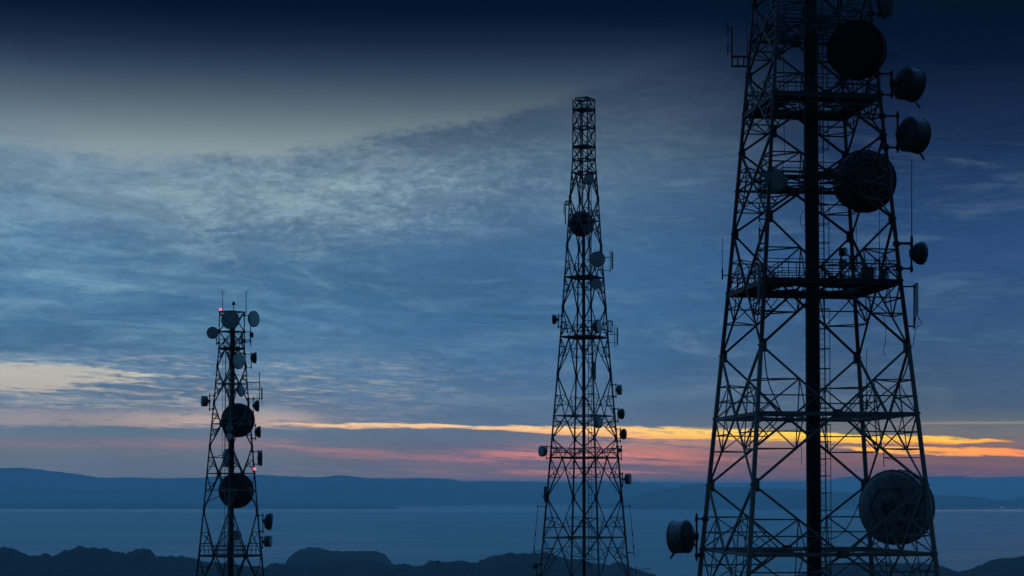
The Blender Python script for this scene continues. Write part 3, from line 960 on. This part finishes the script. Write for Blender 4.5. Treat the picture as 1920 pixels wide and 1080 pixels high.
for k, (px, yb, yt) in enumerate(((417.5, 592, 549), (461.5, 588, 549))):
    m = MB()
    p = at(px, yb, Y1); q = at(px, yt, Y1)
    m.bar(p, q, 0.05, 6, 0.03)
    for s in (-0.28, 0.0, 0.28):
        m.bar(q - Vector((0, 0, .15)), q + Vector((s, 0.0 if s else 0.12, 0.30)), 0.02, 4)
    m.bar(p, T1.corner(2 - 2 * k, p.z), 0.05, 5)
    m.build('lightning_rod', M_dark, T1.root)
m = MB()
p, q = at(438, 590, Y1), at(438, 570, Y1)
m.bar(p, q, 0.045, 6); m.ball(q + Vector((0, 0, .1)), 0.19)
m.lathe(q + Vector((0, 0, .02)), (0, 0, 1), [(0.1, -.16), (0.24, -.06), (0.24, .0)], 14)
for k in (0, 2): m.bar(p, T1.corner(k, p.z), 0.04, 4)
m.build('air_terminal', M_dark, T1.root)


# ---------------------------------------------------------------- antennas
def aim(yaw, tilt=0.0):
    a = R(yaw)
    return Vector((math.sin(a) * math.cos(R(tilt)), -math.cos(a) * math.cos(R(tilt)), math.sin(R(tilt))))


def mount(root, T, Y, back, pipe, leg, r=0.045, mat=None):
    """vertical pipe clamped to a tower leg by two arms, and the arm that holds the dish"""
    mat = mat or M_dark
    px, y0, y1 = pipe
    a, b = at(px, y0, Y), at(px, y1, Y)
    m = MB()
    m.bar(a, b, r, 7)
    m.build('mounting_pipe', mat, root)
    for t in (0.12, 0.88):
        p = a.lerp(b, t)
        c = T.corner(leg, p.z)
        m = MB()
        m.bar(p, c, r * .9, 5)
        m.bar(p - Vector((0, 0, r * 2)), p + Vector((0, 0, r * 2)), r * 1.7, 6)
        m.bar(c - Vector((0, 0, r * 2)), c + Vector((0, 0, r * 2)), T.leg_r * 1.35, 8)
        m.build('clamp_arm', mat, root)
    if back is not None:
        m = MB()
        p = Vector((a.x, a.y, back.z))
        m.bar(back, p, r * 1.5, 6)
        m.bar(back, a.lerp(b, .75), r * .6, 5)
        m.box(p, r * 4, r * 4, r * 7, 0, r)
        m.build('bracket', mat, root)


def dish(T, label, px, py, rpx, yaw, kind, leg=None, pipe=None, Y=None, L=None, tilt=0.0, front=None, group=None, dark=False, stay=None, shell=None):
    """round microwave antenna: 'flat' shallow dish under a flat skin, 'drum' with a deep shroud, 'back' large dish with ribs"""
    if Y is None:
        Y = T.corner(leg, yz(py, T.Y)).y
    r = rpx * Y / F
    c = at(px, py, Y)
    d = aim(yaw, tilt)
    front = front or (M_radome if T is T3 else M_light)
    cat = {'flat': 'dish antenna', 'drum': 'drum antenna', 'back': 'dish antenna', 'cone': 'dish antenna'}[kind]
    nm = {'flat': 'dish_antenna', 'drum': 'drum_antenna', 'back': 'large_dish_antenna', 'cone': 'dish_antenna'}[kind]
    root = thing(nm, label, cat, c, group or {'flat': 'dish antennas on the towers', 'cone': 'dish antennas on the towers', 'drum': 'drum antennas on the towers', 'back': 'large dish antennas on the towers'}[kind])
    big = r > 1.2
    ns = 56 if big else 36
    if kind == 'flat':
        Ls, dep = 0.16 * r, 0.32 * r
    elif kind == 'cone':
        Ls, dep = 0.22 * r, 0.62 * r
    elif kind == 'drum':
        Ls, dep = (L or 1.35) * r, 0.22 * r
    else:
        Ls, dep = (L or 0.6) * r, 0.24 * r
    f = c + d * (Ls * .5)              # front plane
    b = c - d * (Ls * .5)              # rim where shell meets shroud
    m = MB()                            # radome skin
    m.lathe(f, d, [(r * .985, -0.02 * r), (r * .97, 0.015 * r), (r * .7, 0.05 * r), (r * .35, 0.075 * r), (1e-5, 0.085 * r)], ns)
    m.build('radome', front, root)
    m = MB()                            # shroud with flanged rims
    fl = 0.035 * r
    m.lathe(c, d, [(r * .98, -Ls * .5), (r * 1.03, -Ls * .5 - .001), (r * 1.03, -Ls * .5 + fl), (r, -Ls * .5 + fl + .002), (r, Ls * .5 - fl - .002), (r * 1.03, Ls * .5 - fl), (r * 1.03, Ls * .5), (r * .98, Ls * .5 + .001)], ns)
    if kind in ('drum', 'back'):
        _, a_, b_ = MB.frame(d)
        nb = 28 if big else 16
        for k in range(nb):             # hook bolts round the rims
            t = 2 * math.pi * k / nb
            o = a_ * math.cos(t) * r * 1.03 + b_ * math.sin(t) * r * 1.03
            m.bar(c + o - d * (Ls * .5), c + o - d * (Ls * .5 - .10 * r), 0.018 * r, 4)
            m.bar(c + o + d * (Ls * .5 - .12 * r), c + o + d * (Ls * .5), 0.018 * r, 4)
    m.build('shroud', (M_black if big else M_back) if dark else M_shroud, root)
    m = MB()                            # reflector shell bulging backwards
    prof = []
    for k in range(9):
        s = k / 8
        prof.append((max(1e-5, r * .98 * math.sin(s * math.pi / 2) ** .9), -dep * (1 - s * s)))
    m.lathe(b, d, prof, ns)
    sh = m.build('reflector', shell or M_back, root)
    _, a_, b_ = MB.frame(d)
    if kind in ('back', 'drum'):
        m = MB()                        # ribs of the shell
        nr = 16 if big else 6
        for k in range(nr):
            t = 2 * math.pi * (k + .5) / nr
            e = a_ * math.cos(t) + b_ * math.sin(t)
            m.bar(b + e * (r * .16) - d * (dep * 1.02), b + e * (r * .98) - d * (0.02 * r), 0.017 * r, 4)
        if big:
            hexa = [b + (a_ * math.cos(math.pi / 3 * k) + b_ * math.sin(math.pi / 3 * k)) * (r * .58) - d * (dep * .98) for k in range(7)]
            for p, q in zip(hexa, hexa[1:]): m.bar(p, q, 0.014 * r, 4)
        m.build('rib', M_dark if big else M_back, sh)
    hub = b - d * (dep + 0.10 * r)
    m = MB()
    hr = 0.55 if big else 1.0
    m.lathe(b - d * dep, d, [(0.17 * r * hr, -.12 * r), (0.20 * r * hr, -.10 * r), (0.20 * r * hr, .06 * r)], 14)
    m.build('hub', M_dark, root)
    if pipe:
        mount(root, T, Y, hub, pipe, leg, 0.055 if T is not T3 else 0.06)
    else:
        # short frame straight back to the steelwork
        m = MB()
        if big and leg is None:
            for k in range(4):
                e = T.corner(k, hub.z - .7 * r)
                if (e - hub).length < 3.2 * r: m.bar(hub, e, 0.05, 5)
        q = None
        ks = [leg] if leg is not None else range(4)
        for k in ks:
            e = T.corner(k, hub.z)
            if q is None or (e - hub).length < (q - hub).length: q = e
        if not big:
            m.bar(hub, q, 0.05 * max(r, .6), 6)
            m.bar(hub - Vector((0, 0, .5 * r)), hub + Vector((0, 0, .5 * r)), 0.07 * max(r, .5), 6)
            m.bar(hub + Vector((0, 0, .45 * r)), q, 0.04 * max(r, .6), 5)
        else:
            m.bar(hub, q, 0.05, 6)
        m.build('bracket', M_dark, root)
    if stay:
        m = MB()
        e = c - Vector((0, 0, r * 1.0)) + d * (Ls * .5)
        m.bar(e, e + d * (stay * r * .5) + Vector((0, 0, -.32 * r)), 0.06 * r, 6)
        m.build('drain_lug', M_dark, root)
    return root


A, B, C, D = 1, 2, 0, 3      # corners of the near tower: far left, near left, far right, near right
# near tower
dish(T3, 'dark round dish at the upper right of the big tower, cut by the top edge', 1661, 4, 31, 55, 'flat', D, (1648, -30, 34), None, front=M_black, dark=True)
dish(T3, 'huge black shrouded dish highest on the big tower, just above its upper railed platform', 1606, 94, 53, -24, 'drum', D, None, 96.0, 0.5, front=M_black, dark=True)
dish(T3, 'upper of two black drums right of the big tower, level with its top railing', 1705, 158, 31, 114, 'drum', D, (1672, 132, 184), None, 0.95, -6, stay=.6, dark=True)
dish(T3, 'lower of two black drums right of the big tower, just below its top platform', 1713, 254, 32, 116, 'drum', D, (1683, 208, 286), None, 0.95, -4, stay=.6, dark=True)
dish(T3, 'huge dark ribbed dish inside the big tower between its two railed platforms', 1621, 340, 56, 148, 'back', None, None, 102.6, 0.55, dark=True)
dish(T3, 'small flat round dish on the big tower, level with its middle huge dish', 1454, 338, 21, 12, 'flat', B, None, None)
dish(T3, 'grey cone backed dish right of the big tower beside the tall whip antenna', 1727, 475, 21, 108, 'cone', D, (1709, 450, 511), None)
dish(T3, 'huge grey ribbed dish low in the big tower, the lowest and palest of its dishes', 1681, 951, 68, 141, 'back', None, None, 102.8, 0.5, shell=M_shroud)
dish(T3, 'dark drum hanging alone left of the big tower near its foot', 1276, 1007, 30, -122, 'drum', A, (1306, 962, 1052), None, 0.95, -3, stay=.5)
# slim middle tower: corners 0 right, 1 far, 2 left, 3 near
dish(T2, 'topmost round dish of the middle tower, flat and small, below its straight top section', 1104, 337, 10, 8, 'flat', 3)
dish(T2, 'largest dish of the middle tower, dark disc inside the lattice near the top', 1090, 420, 23, 168, 'back', None, None, 230.8, 0.3, dark=True)
dish(T2, 'flat round dish facing the viewer beside the upper panel antenna of the middle tower', 1120, 486, 14.5, 6, 'flat', 3)
dish(T2, 'small flat dish under the bigger flat dish and a dark platform of the middle tower', 1118, 532, 10, 10, 'flat', 3)
dish(T2, 'dark little drum sticking out left of the middle tower, higher of its two left dishes', 1038, 599, 9, -105, 'cone', 2, (1047, 589, 616))
dish(T2, 'pale bowl shaped dish resting over the middle platform of the middle tower', 1122, 612, 13, 68, 'cone', 3, None, None, None, 0, M_pale)
dish(T2, 'right side dish of the middle tower, highest of the row of four above the railing', 1162, 731, 9.5, 78, 'drum', 0, (1155, 718, 747), None, 0.7)
dish(T2, 'right side dish of the middle tower, second from the top of the row of four', 1166, 776, 10, 112, 'cone', 0, (1159, 763, 793))
dish(T2, 'right side dish of the middle tower, third from the top, before the orange glow', 1170, 814, 10, 112, 'cone', 0, (1163, 801, 830))
dish(T2, 'tiny dark ball shaped antenna right of the middle tower beside its railing', 1162, 844, 4.3, 120, 'cone', 0, (1165, 834, 864))
dish(T2, 'lowest right side dish of the middle tower, below the railing and before the far hills', 1178, 898, 10, 72, 'drum', 0, (1167, 885, 914), None, 0.8)
dish(T2, 'dish on the front of the middle tower just above its railing and the glow', 1122, 792, 10.5, 58, 'drum', 3, None, None, 0.7)
dish(T2, 'left side dish of the middle tower level with its long railing', 1017, 846, 10, -58, 'drum', 2, (1025, 834, 862), None, 0.6)
dish(T2, 'tiny dish low at the left foot of the middle tower', 1003, 1062, 5, -120, 'cone', 2, (1007, 1055, 1082))
# crowded left tower: corners 0 right, 1 far, 2 left, 3 near
dish(T1, 'large flat dish at the very top of the left tower, facing the viewer', 432, 600, 17, -4, 'flat', 3, None, None)
dish(T1, 'flat dish out on an arm at the upper left of the left tower', 398.5, 624, 11.3, -12, 'flat', 2, (406.5, 615, 647))
dish(T1, 'pale oval dish at the upper right of the left tower, beside the right lightning rod', 476, 598, 15, 58, 'flat', 0, (470, 584, 649), None, None, 0, M_pale)
dish(T1, 'tiny dish under the pale oval dish at the upper right of the left tower', 474, 628, 5.5, 105, 'cone', 0, (469.5, 620, 640))
dish(T1, 'dark cone backed dish right of the left tower level with its top platform', 479, 671, 10.5, 105, 'cone', 0, (471, 660, 692))
dish(T1, 'pale oval dish on the front of the left tower just below its top platform', 447, 677, 15, 55, 'flat', 3, None, None, None, 0, M_pale)
dish(T1, 'narrow dark dish in the middle of the left tower above its upper huge dish', 452, 733, 11, 68, 'flat', 3)
dish(T1, 'dark dish right of the left tower below the black panel antenna', 484, 761, 10.8, 104, 'cone', 0, (475, 744, 776))
dish(T1, 'pale grey drum out to the left of the left tower', 383, 752, 10, -70, 'drum', 2, (393, 738, 771), None, 0.95)
dish(T1, 'upper huge dark dish inside the left tower, before the orange cloud line', 446, 788, 31, 170, 'back', None, None, 221.2, 0.3, dark=True)
dish(T1, 'dark dish right of the left tower, next to the upper huge dish', 487, 810, 10.8, 103, 'cone', 0, (479, 794, 826))
dish(T1, 'thin tilted dish right of the left tower just above the lower red lamp', 490, 859, 15, 98, 'flat', 0, (484, 843, 874))
dish(T1, 'slim grey oval dish of the left tower between its two huge dishes', 424, 858, 16, -62, 'flat', 2)
dish(T1, 'lower huge dark dish inside the left tower, before the far blue hills', 443, 920, 32, 172, 'back', None, None, 221.0, 0.3, dark=True)
dish(T1, 'dark drum low right of the left tower, larger of the two before the water', 507, 978, 16, 106, 'cone', 0, (493, 962, 1001), None, None, -6)
dish(T1, 'short grey drum low right of the left tower, smaller of the two before the water', 503, 1015, 10.5, 84, 'drum', 0, (492, 1005, 1029), None, 1.0)
dish(T1, 'small pale round dish behind the near leg of the left tower, above its lower railing', 443, 1004, 9.5, 20, 'flat', None, None, 221.0, None, 0, M_pale)
dish(T1, 'small round dish overlapping the lower rim of the upper huge dish of the left tower', 430, 803, 6.8, 10, 'flat', None, None, 217.6)
dish(T1, 'small pale dish directly under the upper huge dish of the left tower', 430, 818, 6.5, 15, 'flat', None, None, 217.4, None, 0, M_pale)


def panel(T, label, px, y0, y1, wpx, yaw, leg, pole=None, arms=(0.15, 0.85), mat=None):
    """tall sector panel on a pole held off the leg"""
    Y = T.corner(leg, yz((y0 + y1) / 2, T.Y)).y
    a, b = at(px, y0, Y), at(px, y1, Y)
    w = wpx * Y / F
    root = thing('panel_antenna', label, 'panel antenna', b, 'panel antennas on the towers')
    m = MB()
    m.box((a + b) / 2, w, w * .55, (a - b).length, R(yaw), w * .16)
    m.box(b - Vector((0, 0, .04)), w * .8, w * .42, .08, R(yaw), w * .1)
    m.build('housing', mat or M_panel, root)
    if pole:
        p0, p1 = at(pole[0], pole[1], Y), at(pole[0], pole[2], Y)
    else:
        p0 = a + Vector((0, w * .8, .1)); p1 = b + Vector((0, w * .8, -.1))
    m = MB(); m.bar(p0, p1, 0.045, 7); m.build('pole', M_dark, root)
    for t in arms:
        p = p0.lerp(p1, t)
        m = MB()
        m.bar(p, T.corner(leg, p.z), 0.045, 5)
        q = Vector(((a.x + b.x) / 2, (a.y + b.y) / 2, min(max(p.z, b.z + .1), a.z - .1)))
        m.bar(p, q, 0.035, 5)
        m.build('bracket', M_dark, root)
    m = MB()
    m.tube([b + Vector((0, 0, -.05)), b + Vector((.12, 0, -.35)), b + Vector((.02, 0, -.6)), Vector((p1.x, p1.y, p1.z - .1))], 0.018, 5)
    m.build('feed_cable', M_cable, root)
    return root


panel(T3, 'grey panel antenna on the right leg of the big tower below the big railed platform', 1719, 530, 587, 6.5, 25, D, (1714, 533, 616), (0.05, 0.95), M_pale)
panel(T3, 'grey panel antenna tight against the left leg at the big platform of the big tower', 1423, 500, 567, 6.0, -15, B, None, (0.15, 0.85))
panel(T3, 'lower thin panel strip beside a left leg of the big tower above its platform', 1424, 430, 458, 3.0, -10, B, None)
panel(T3, 'upper thin panel strip beside a left leg of the big tower under its flat dish', 1424, 386, 412, 3.0, -10, B, None)
panel(T2, 'upper right panel antenna of the middle tower beside its flat round dish', 1148, 472, 503, 4.5, 60, 0, (1144, 469, 511), (.32, .9))
panel(T2, 'right panel antenna of the middle tower level with its middle platform', 1157.5, 614, 646, 4.0, 70, 0, (1152.5, 609, 651), (.42, .8))
panel(T2, 'grey panel antenna inside the middle tower near its ladder', 1115, 679, 711, 5.0, 10, 3, None)
panel(T1, 'black panel antenna standing out right of the left tower on a railed arm', 491, 728, 748, 3.8, 80, 0, (486.5, 697, 750), (.38, .62, .96), M_back)
panel(T1, 'slim grey panel antenna between the top dishes of the left tower', 453.5, 624, 645, 4.6, 10, 3, None)


def whip(T, label, px, y0, y1, leg, r=0.02, foot=None):
    Y = T.corner(leg, yz(y1, T.Y)).y
    a, b = at(px, y0, Y), at(px, y1, Y)
    root = thing('whip_antenna', label, 'whip antenna', b, 'whip antennas on the towers')
    m = MB(); m.bar(b, a, r, 6, r * .55); m.build('rod', M_dark, root)
    m = MB()
    m.bar(b - Vector((0, 0, .25)), b + Vector((0, 0, .35)), r * 2.2, 7)
    m.bar(b, T.corner(leg, b.z - (foot or 0)), 0.035, 5)
    m.build('base', M_dark, root)


whip(T3, 'tall whip antenna standing beside the cone backed dish right of the big tower', 1709.5, 300, 455, D, 0.035)
whip(T3, 'thin whip antenna on the outer left of the big tower at the big platform', 1354.5, 445, 516, A, 0.022)
whip(T3, 'thick straight rod antenna against the top left leg of the big tower', 1401, 57, 200, A, 0.04)
whip(T3, 'thin vertical rod inside the right leg of the big tower above the big platform', 1649, 392, 500, D, 0.025)
whip(T3, 'short rod right of the far right leg of the big tower above the big platform', 1606, 400, 492, C, 0.02)
whip(T3, 'slender rod right of the far right leg of the big tower, below the big platform', 1625, 655, 760, C, 0.03)


def dipole(T, label, px, loops, pole, leg, arms, r=0.025, lw=4.5, cat='dipole antenna'):
    """stack of folded dipole loops on a pole beside the tower"""
    Y = T.corner(leg, yz((pole[1] + pole[2]) / 2, T.Y)).y
    p0, p1 = at(pole[0], pole[1], Y), at(pole[0], pole[2], Y)
    root = thing('dipole_antenna', label, cat, p1, 'dipole antennas on the towers')
    m = MB(); m.bar(p0, p1, r * 1.6, 7); m.build('pole', M_dark, root)
    for y0, y1 in loops:
        a, b = at(px, y0, Y), at(px, y1, Y)
        w = (1 if px < pole[0] else -1) * lw * .28 * Y / F
        m = MB()
        m.bar(a, b, r, 6)
        mid = (a + b) / 2
        for s in (-.12, .12):
            q = mid + (a - b) * s
            m.bar(q, Vector((p0.x, p0.y, q.z)), r * .8, 5)
        m.build('element', M_dark, root)
    m = MB()
    ps = []
    for y in arms:
        q = at(pole[0], y, Y)
        e = T.corner(leg, q.z)
        m.bar(q, e, r * 2.0, 5)
        ps.append((q, e))
    if len(ps) == 2:
        for t in (.35, .7):
            m.bar(ps[0][0].lerp(ps[0][1], t), ps[1][0].lerp(ps[1][1], t), r * 1.3, 5)
    m.build('bracket', M_dark, root)


dipole(T3, 'two loop dipole antenna on a bracket at the upper left of the big tower', 1364.5, [(43, 67), (79, 103)], (1372.5, 52, 126), A, (106, 124), 0.032)
dipole(T2, 'dipole on a horizontal arm at the upper left of the middle tower', 1057.5, [(381, 402)], (1060, 379, 421), 2, (377, 384), 0.045)
def slanted(T, label, top, bottom, leg, beads):
    """thin rod antenna held parallel to a sloping leg by an arm at each end"""
    Y = T.corner(leg, yz(top[1], T.Y)).y
    a, b = at(top[0], top[1], Y), at(bottom[0], bottom[1], Y)
    root = thing('wire_antenna', label, 'dipole antenna', b, 'dipole antennas on the towers')
    m = MB(); m.bar(a, b - (a - b) * .1, 0.035, 6); m.build('rod', M_dark, root)
    for q in beads:
        m = MB(); m.bar(a.lerp(b, q - .03), a.lerp(b, q + .03), 0.085, 6); m.build('coil', M_dark, root)
    for q in (a, b):
        m = MB(); m.bar(q, T.corner(leg, q.z), 0.05, 5); m.bar(q - Vector((0, 0, .2)), q + Vector((0, 0, .2)), 0.06, 6); m.build('arm', M_dark, root)


slanted(T2, 'long slanting rod antenna standing off the lower left leg of the middle tower', (1008.5, 950), (1001, 1033), 2, (.62, .93))
slanted(T2, 'long slanting rod antenna standing off the lower right leg of the middle tower', (1181, 949), (1189, 1036), 0, (.6, .88))
dipole(T2, 'short bracket antenna on the left leg of the middle tower before the far hills', 1018.5, [(928, 934)], (1021, 912, 941), 2, (914, 939), 0.045, 3)
dipole(T2, 'bare bracket frame right of the middle tower above its middle platform', 1149, [(604, 610)], (1147.5, 601, 624), 0, (602, 622), 0.04, 3)


def yagi(T, label, px0, px1, y, n, leg, hpx, upright=True, slope=0.0, Y=None):
    Y = Y or T.corner(leg, yz(y, T.Y)).y
    a, b = at(px0, y, Y), at(px1, y + slope, Y)
    root = thing('yagi_antenna', label, 'yagi antenna', a, 'yagi antennas on the towers')
    rb = 0.03 if T is not T3 else 0.016
    m = MB(); m.bar(a, b, rb, 6); m.build('boom', M_dark, root)
    m = MB()
    for i in range(n):
        p = a.lerp(b, (i + .5) / n)
        h = hpx * Y / F * (1 - .3 * i / n)
        m.bar(p - Vector((0, 0, h)), p + Vector((0, 0, h)), rb * .6, 5)
    m.build('element', M_dark, root)
    m = MB()
    m.bar(a - Vector((0, 0, .5)), a + Vector((0, 0, .4)), rb * 1.6, 6)
    m.bar(a, T.corner(leg, a.z), rb * 1.6, 5)
    m.build('bracket', M_dark, root)


yagi(T3, 'small yagi antenna with upright elements right of the topmost huge dish of the big tower', 1661, 1687, 99, 4, D, 14, slope=6)
yagi(T2, 'yagi antenna pointing right at the lower right foot of the middle tower', 1192, 1221, 1068, 6, 0, 4.5, slope=-2)
yagi(T3, 'tiny yagi antenna on a right brace of the big tower below the orange glow', 1657, 1684, 858, 5, D, 3, slope=6)

# equipment standing on the big platform of the near tower
zp = z3(551) + 0.07


def cabinet(label, px, Y, w, h, d):
    p = at(px, 500, Y); p.z = zp
    root = thing('equipment_cabinet', label, 'equipment box', p, 'equipment on the big platform')
    m = MB(); m.box(p + Vector((0, 0, h / 2 + .08)), w, d, h, R(8), .03); m.build('housing', M_shroud, root)
    m = MB()
    for sx in (-.35, .35):
        for sy in (-.3, .3):
            q = p + Vector((sx * w, sy * d, 0))
            m.bar(q, q + Vector((0, 0, .1)), .03, 5)
    m.build('foot', M_dark, root)
    m = MB(); m.box(p + Vector((0, 0, h + .11)), w * 1.06, d * 1.06, .05, R(8), .02); m.build('lid', M_back, root)


cabinet('larger dark equipment box on the big platform, right of a leg of the big tower', 1626, 99.5, 0.62, 0.85, 0.5)
cabinet('smaller dark equipment box at the right end of the big platform of the big tower', 1655, 98.6, 0.34, 0.62, 0.34)
dish(T3, 'small round antenna on a post rising over the big platform of the big tower', 1583, 472, 8, 60, 'drum', C, (1577, 466, 520), 101.5, 0.9, dark=True)
dish(T3, 'small dark round antenna sitting at railing height on the big platform of the big tower', 1582, 495, 8.5, 30, 'cone', C, (1577, 486, 522), 101.2, dark=True)


def loose(label, pts, Y, r=0.022):
    P = [at(x, y, Y) for x, y in pts]
    Q = []
    for i in range(len(P) - 1):                       # smooth curve through the points
        p0, p1, p2, p3 = P[max(0, i - 1)], P[i], P[i + 1], P[min(len(P) - 1, i + 2)]
        for k in range(6):
            t = k / 6
            Q.append(0.5 * ((2 * p1) + (p2 - p0) * t + (2 * p0 - 5 * p1 + 4 * p2 - p3) * t * t + (3 * p1 - p0 - 3 * p2 + p3) * t ** 3))
    Q.append(P[-1])
    o = P[0]
    m = MB(); m.tube(Q, r, 5)
    ob = m.build('loose_cable', M_cable, None, o)
    ob['label'] = label; ob['category'] = 'cable'; ob['group'] = 'loose cables on the big tower'


loose('limp cable hanging free on the right side of the big tower below the big platform', [(1655, 590), (1661, 612), (1660, 640), (1657, 655), (1660, 668)], 97.0, 0.018)
loose('thick cable sweeping down from the right leg of the big tower to its third ring', [(1706, 655), (1700, 690), (1686, 720), (1664, 748), (1640, 766), (1626, 776)], 98.5, 0.04)
loose('thick cable drooping from the near left leg of the big tower to its third ring', [(1433, 655), (1436, 690), (1442, 720), (1454, 748), (1467, 777)], 98.5, 0.035)
loose('looped cable bulging left of the cable run above the big platform of the big tower', [(1510, 390), (1502, 405), (1502, 422), (1511, 436)], 99.6, 0.018)
loose('cable strung down the upper left inside of the big tower', [(1468, -10), (1469, 60), (1469, 150), (1471, 292)], 99.0, 0.018)
loose('cable bent between the right leg and the middle huge dish of the big tower', [(1664, 252), (1646, 258), (1634, 272), (1624, 284)], 98.5, 0.028)
loose('thin cable dangling beside the left of the cable run low on the big tower', [(1508, 824), (1503, 832), (1503, 850), (1502, 872)], 98.5, 0.016)
loose('slack cable bundle curving from the ladder to the lowest huge dish of the big tower', [(1548, 1010), (1566, 1008), (1586, 992), (1601, 966), (1610, 945)], 99.5, 0.026)
loose('thin cable dangling from the panel antenna on the right leg of the big tower', [(1720, 592), (1728, 605), (1722, 612), (1716, 622), (1712, 650)], 95.6, 0.018)


# ---------------------------------------------------------------- warning lamps
M_red = lamp_material('red lamp glass', (1.0, 0.035, 0.055), 7.0)
M_amber = lamp_material('amber lamp glass', (1.0, 0.22, 0.03), 0.7)


def beacon(T, label, px, py, leg, r, mat):
    Y = T.corner(leg, yz(py, T.Y)).y - 0.15
    c = at(px, py, Y)
    root = thing('warning_lamp', label, 'warning lamp', c - Vector((0, 0, r)), 'red warning lamps on the towers')
    m = MB()
    m.lathe(c, (0, 0, 1), [(r * .7, -r * 1.5), (r * 1.0, -r * 1.3), (r * 1.0, -r * .95), (r * .6, -r * .9)], 12)
    m.bar(c - Vector((0, 0, r * 1.4)), T.corner(leg, c.z - r * 1.4), 0.035, 5)
    m.build('lamp_base', M_dark, root)
    m = MB(); m.ball(c, r, 14); m.build('lens', mat, root)


beacon(T1, 'glowing red warning lamp at the top left of the left tower', 413.8, 580.5, 2, 0.14, M_red)
beacon(T1, 'glowing red warning lamp on the right leg of the left tower, before the far hills', 477.5, 879.5, 0, 0.15, M_red)
beacon(T2, 'dim amber warning lamp on the top left corner of the middle tower', 1076, 186, 2, 0.09, M_amber)


# ---------------------------------------------------------------- lights of a settlement on the far shore
M_town = lamp_material('white lamp', (1.0, 0.85, 0.62), 2.2)
for px, py, lab in ((1877, 950.5, 'leftmost speck of light on the far shore at the right edge of the view'),
                    (1882, 951, 'middle speck of light on the far shore at the right edge of the view'),
                    (1912, 951.5, 'rightmost speck of light on the far shore at the right edge of the view')):
    p = at(px, py, 24300.0)
    root = thing('flood_lamp', lab, 'flood lamp', (p.x, p.y, SEA), 'lights on the far shore')
    m = MB(); m.bar((p.x, p.y, SEA), p, 1.2, 6, 0.6); m.build('mast', M_dark, root)
    m = MB(); m.ball(p, 4.0, 10); m.build('lamp', M_town, root)


# ---------------------------------------------------------------- haze
bm = bmesh.new()
bmesh.ops.create_cube(bm, size=1.0)
x0, x1, y0, y1, z0, z1 = -30000.0, 30000.0, -5000.0, 66000.0, SEA - 20.0, HAZE_TOP
for q in bm.verts:
    q.co = Vector((x0 + (q.co.x + .5) * (x1 - x0), y0 + (q.co.y + .5) * (y1 - y0), z0 + (q.co.z + .5) * (z1 - z0)))
hm, g, o = material('evening haze')
pv = g.n('ShaderNodeVolumePrincipled')
pv.inputs['Color'].default_value = (0.70, 0.97, 0.96, 1)
pv.inputs['Density'].default_value = HAZE_DENSITY
pv.inputs['Anisotropy'].default_value = 0.0
g.t.links.new(pv.outputs[0], o.inputs['Volume'])
haze = link('haze', bm, hm)
haze['kind'] = 'stuff'
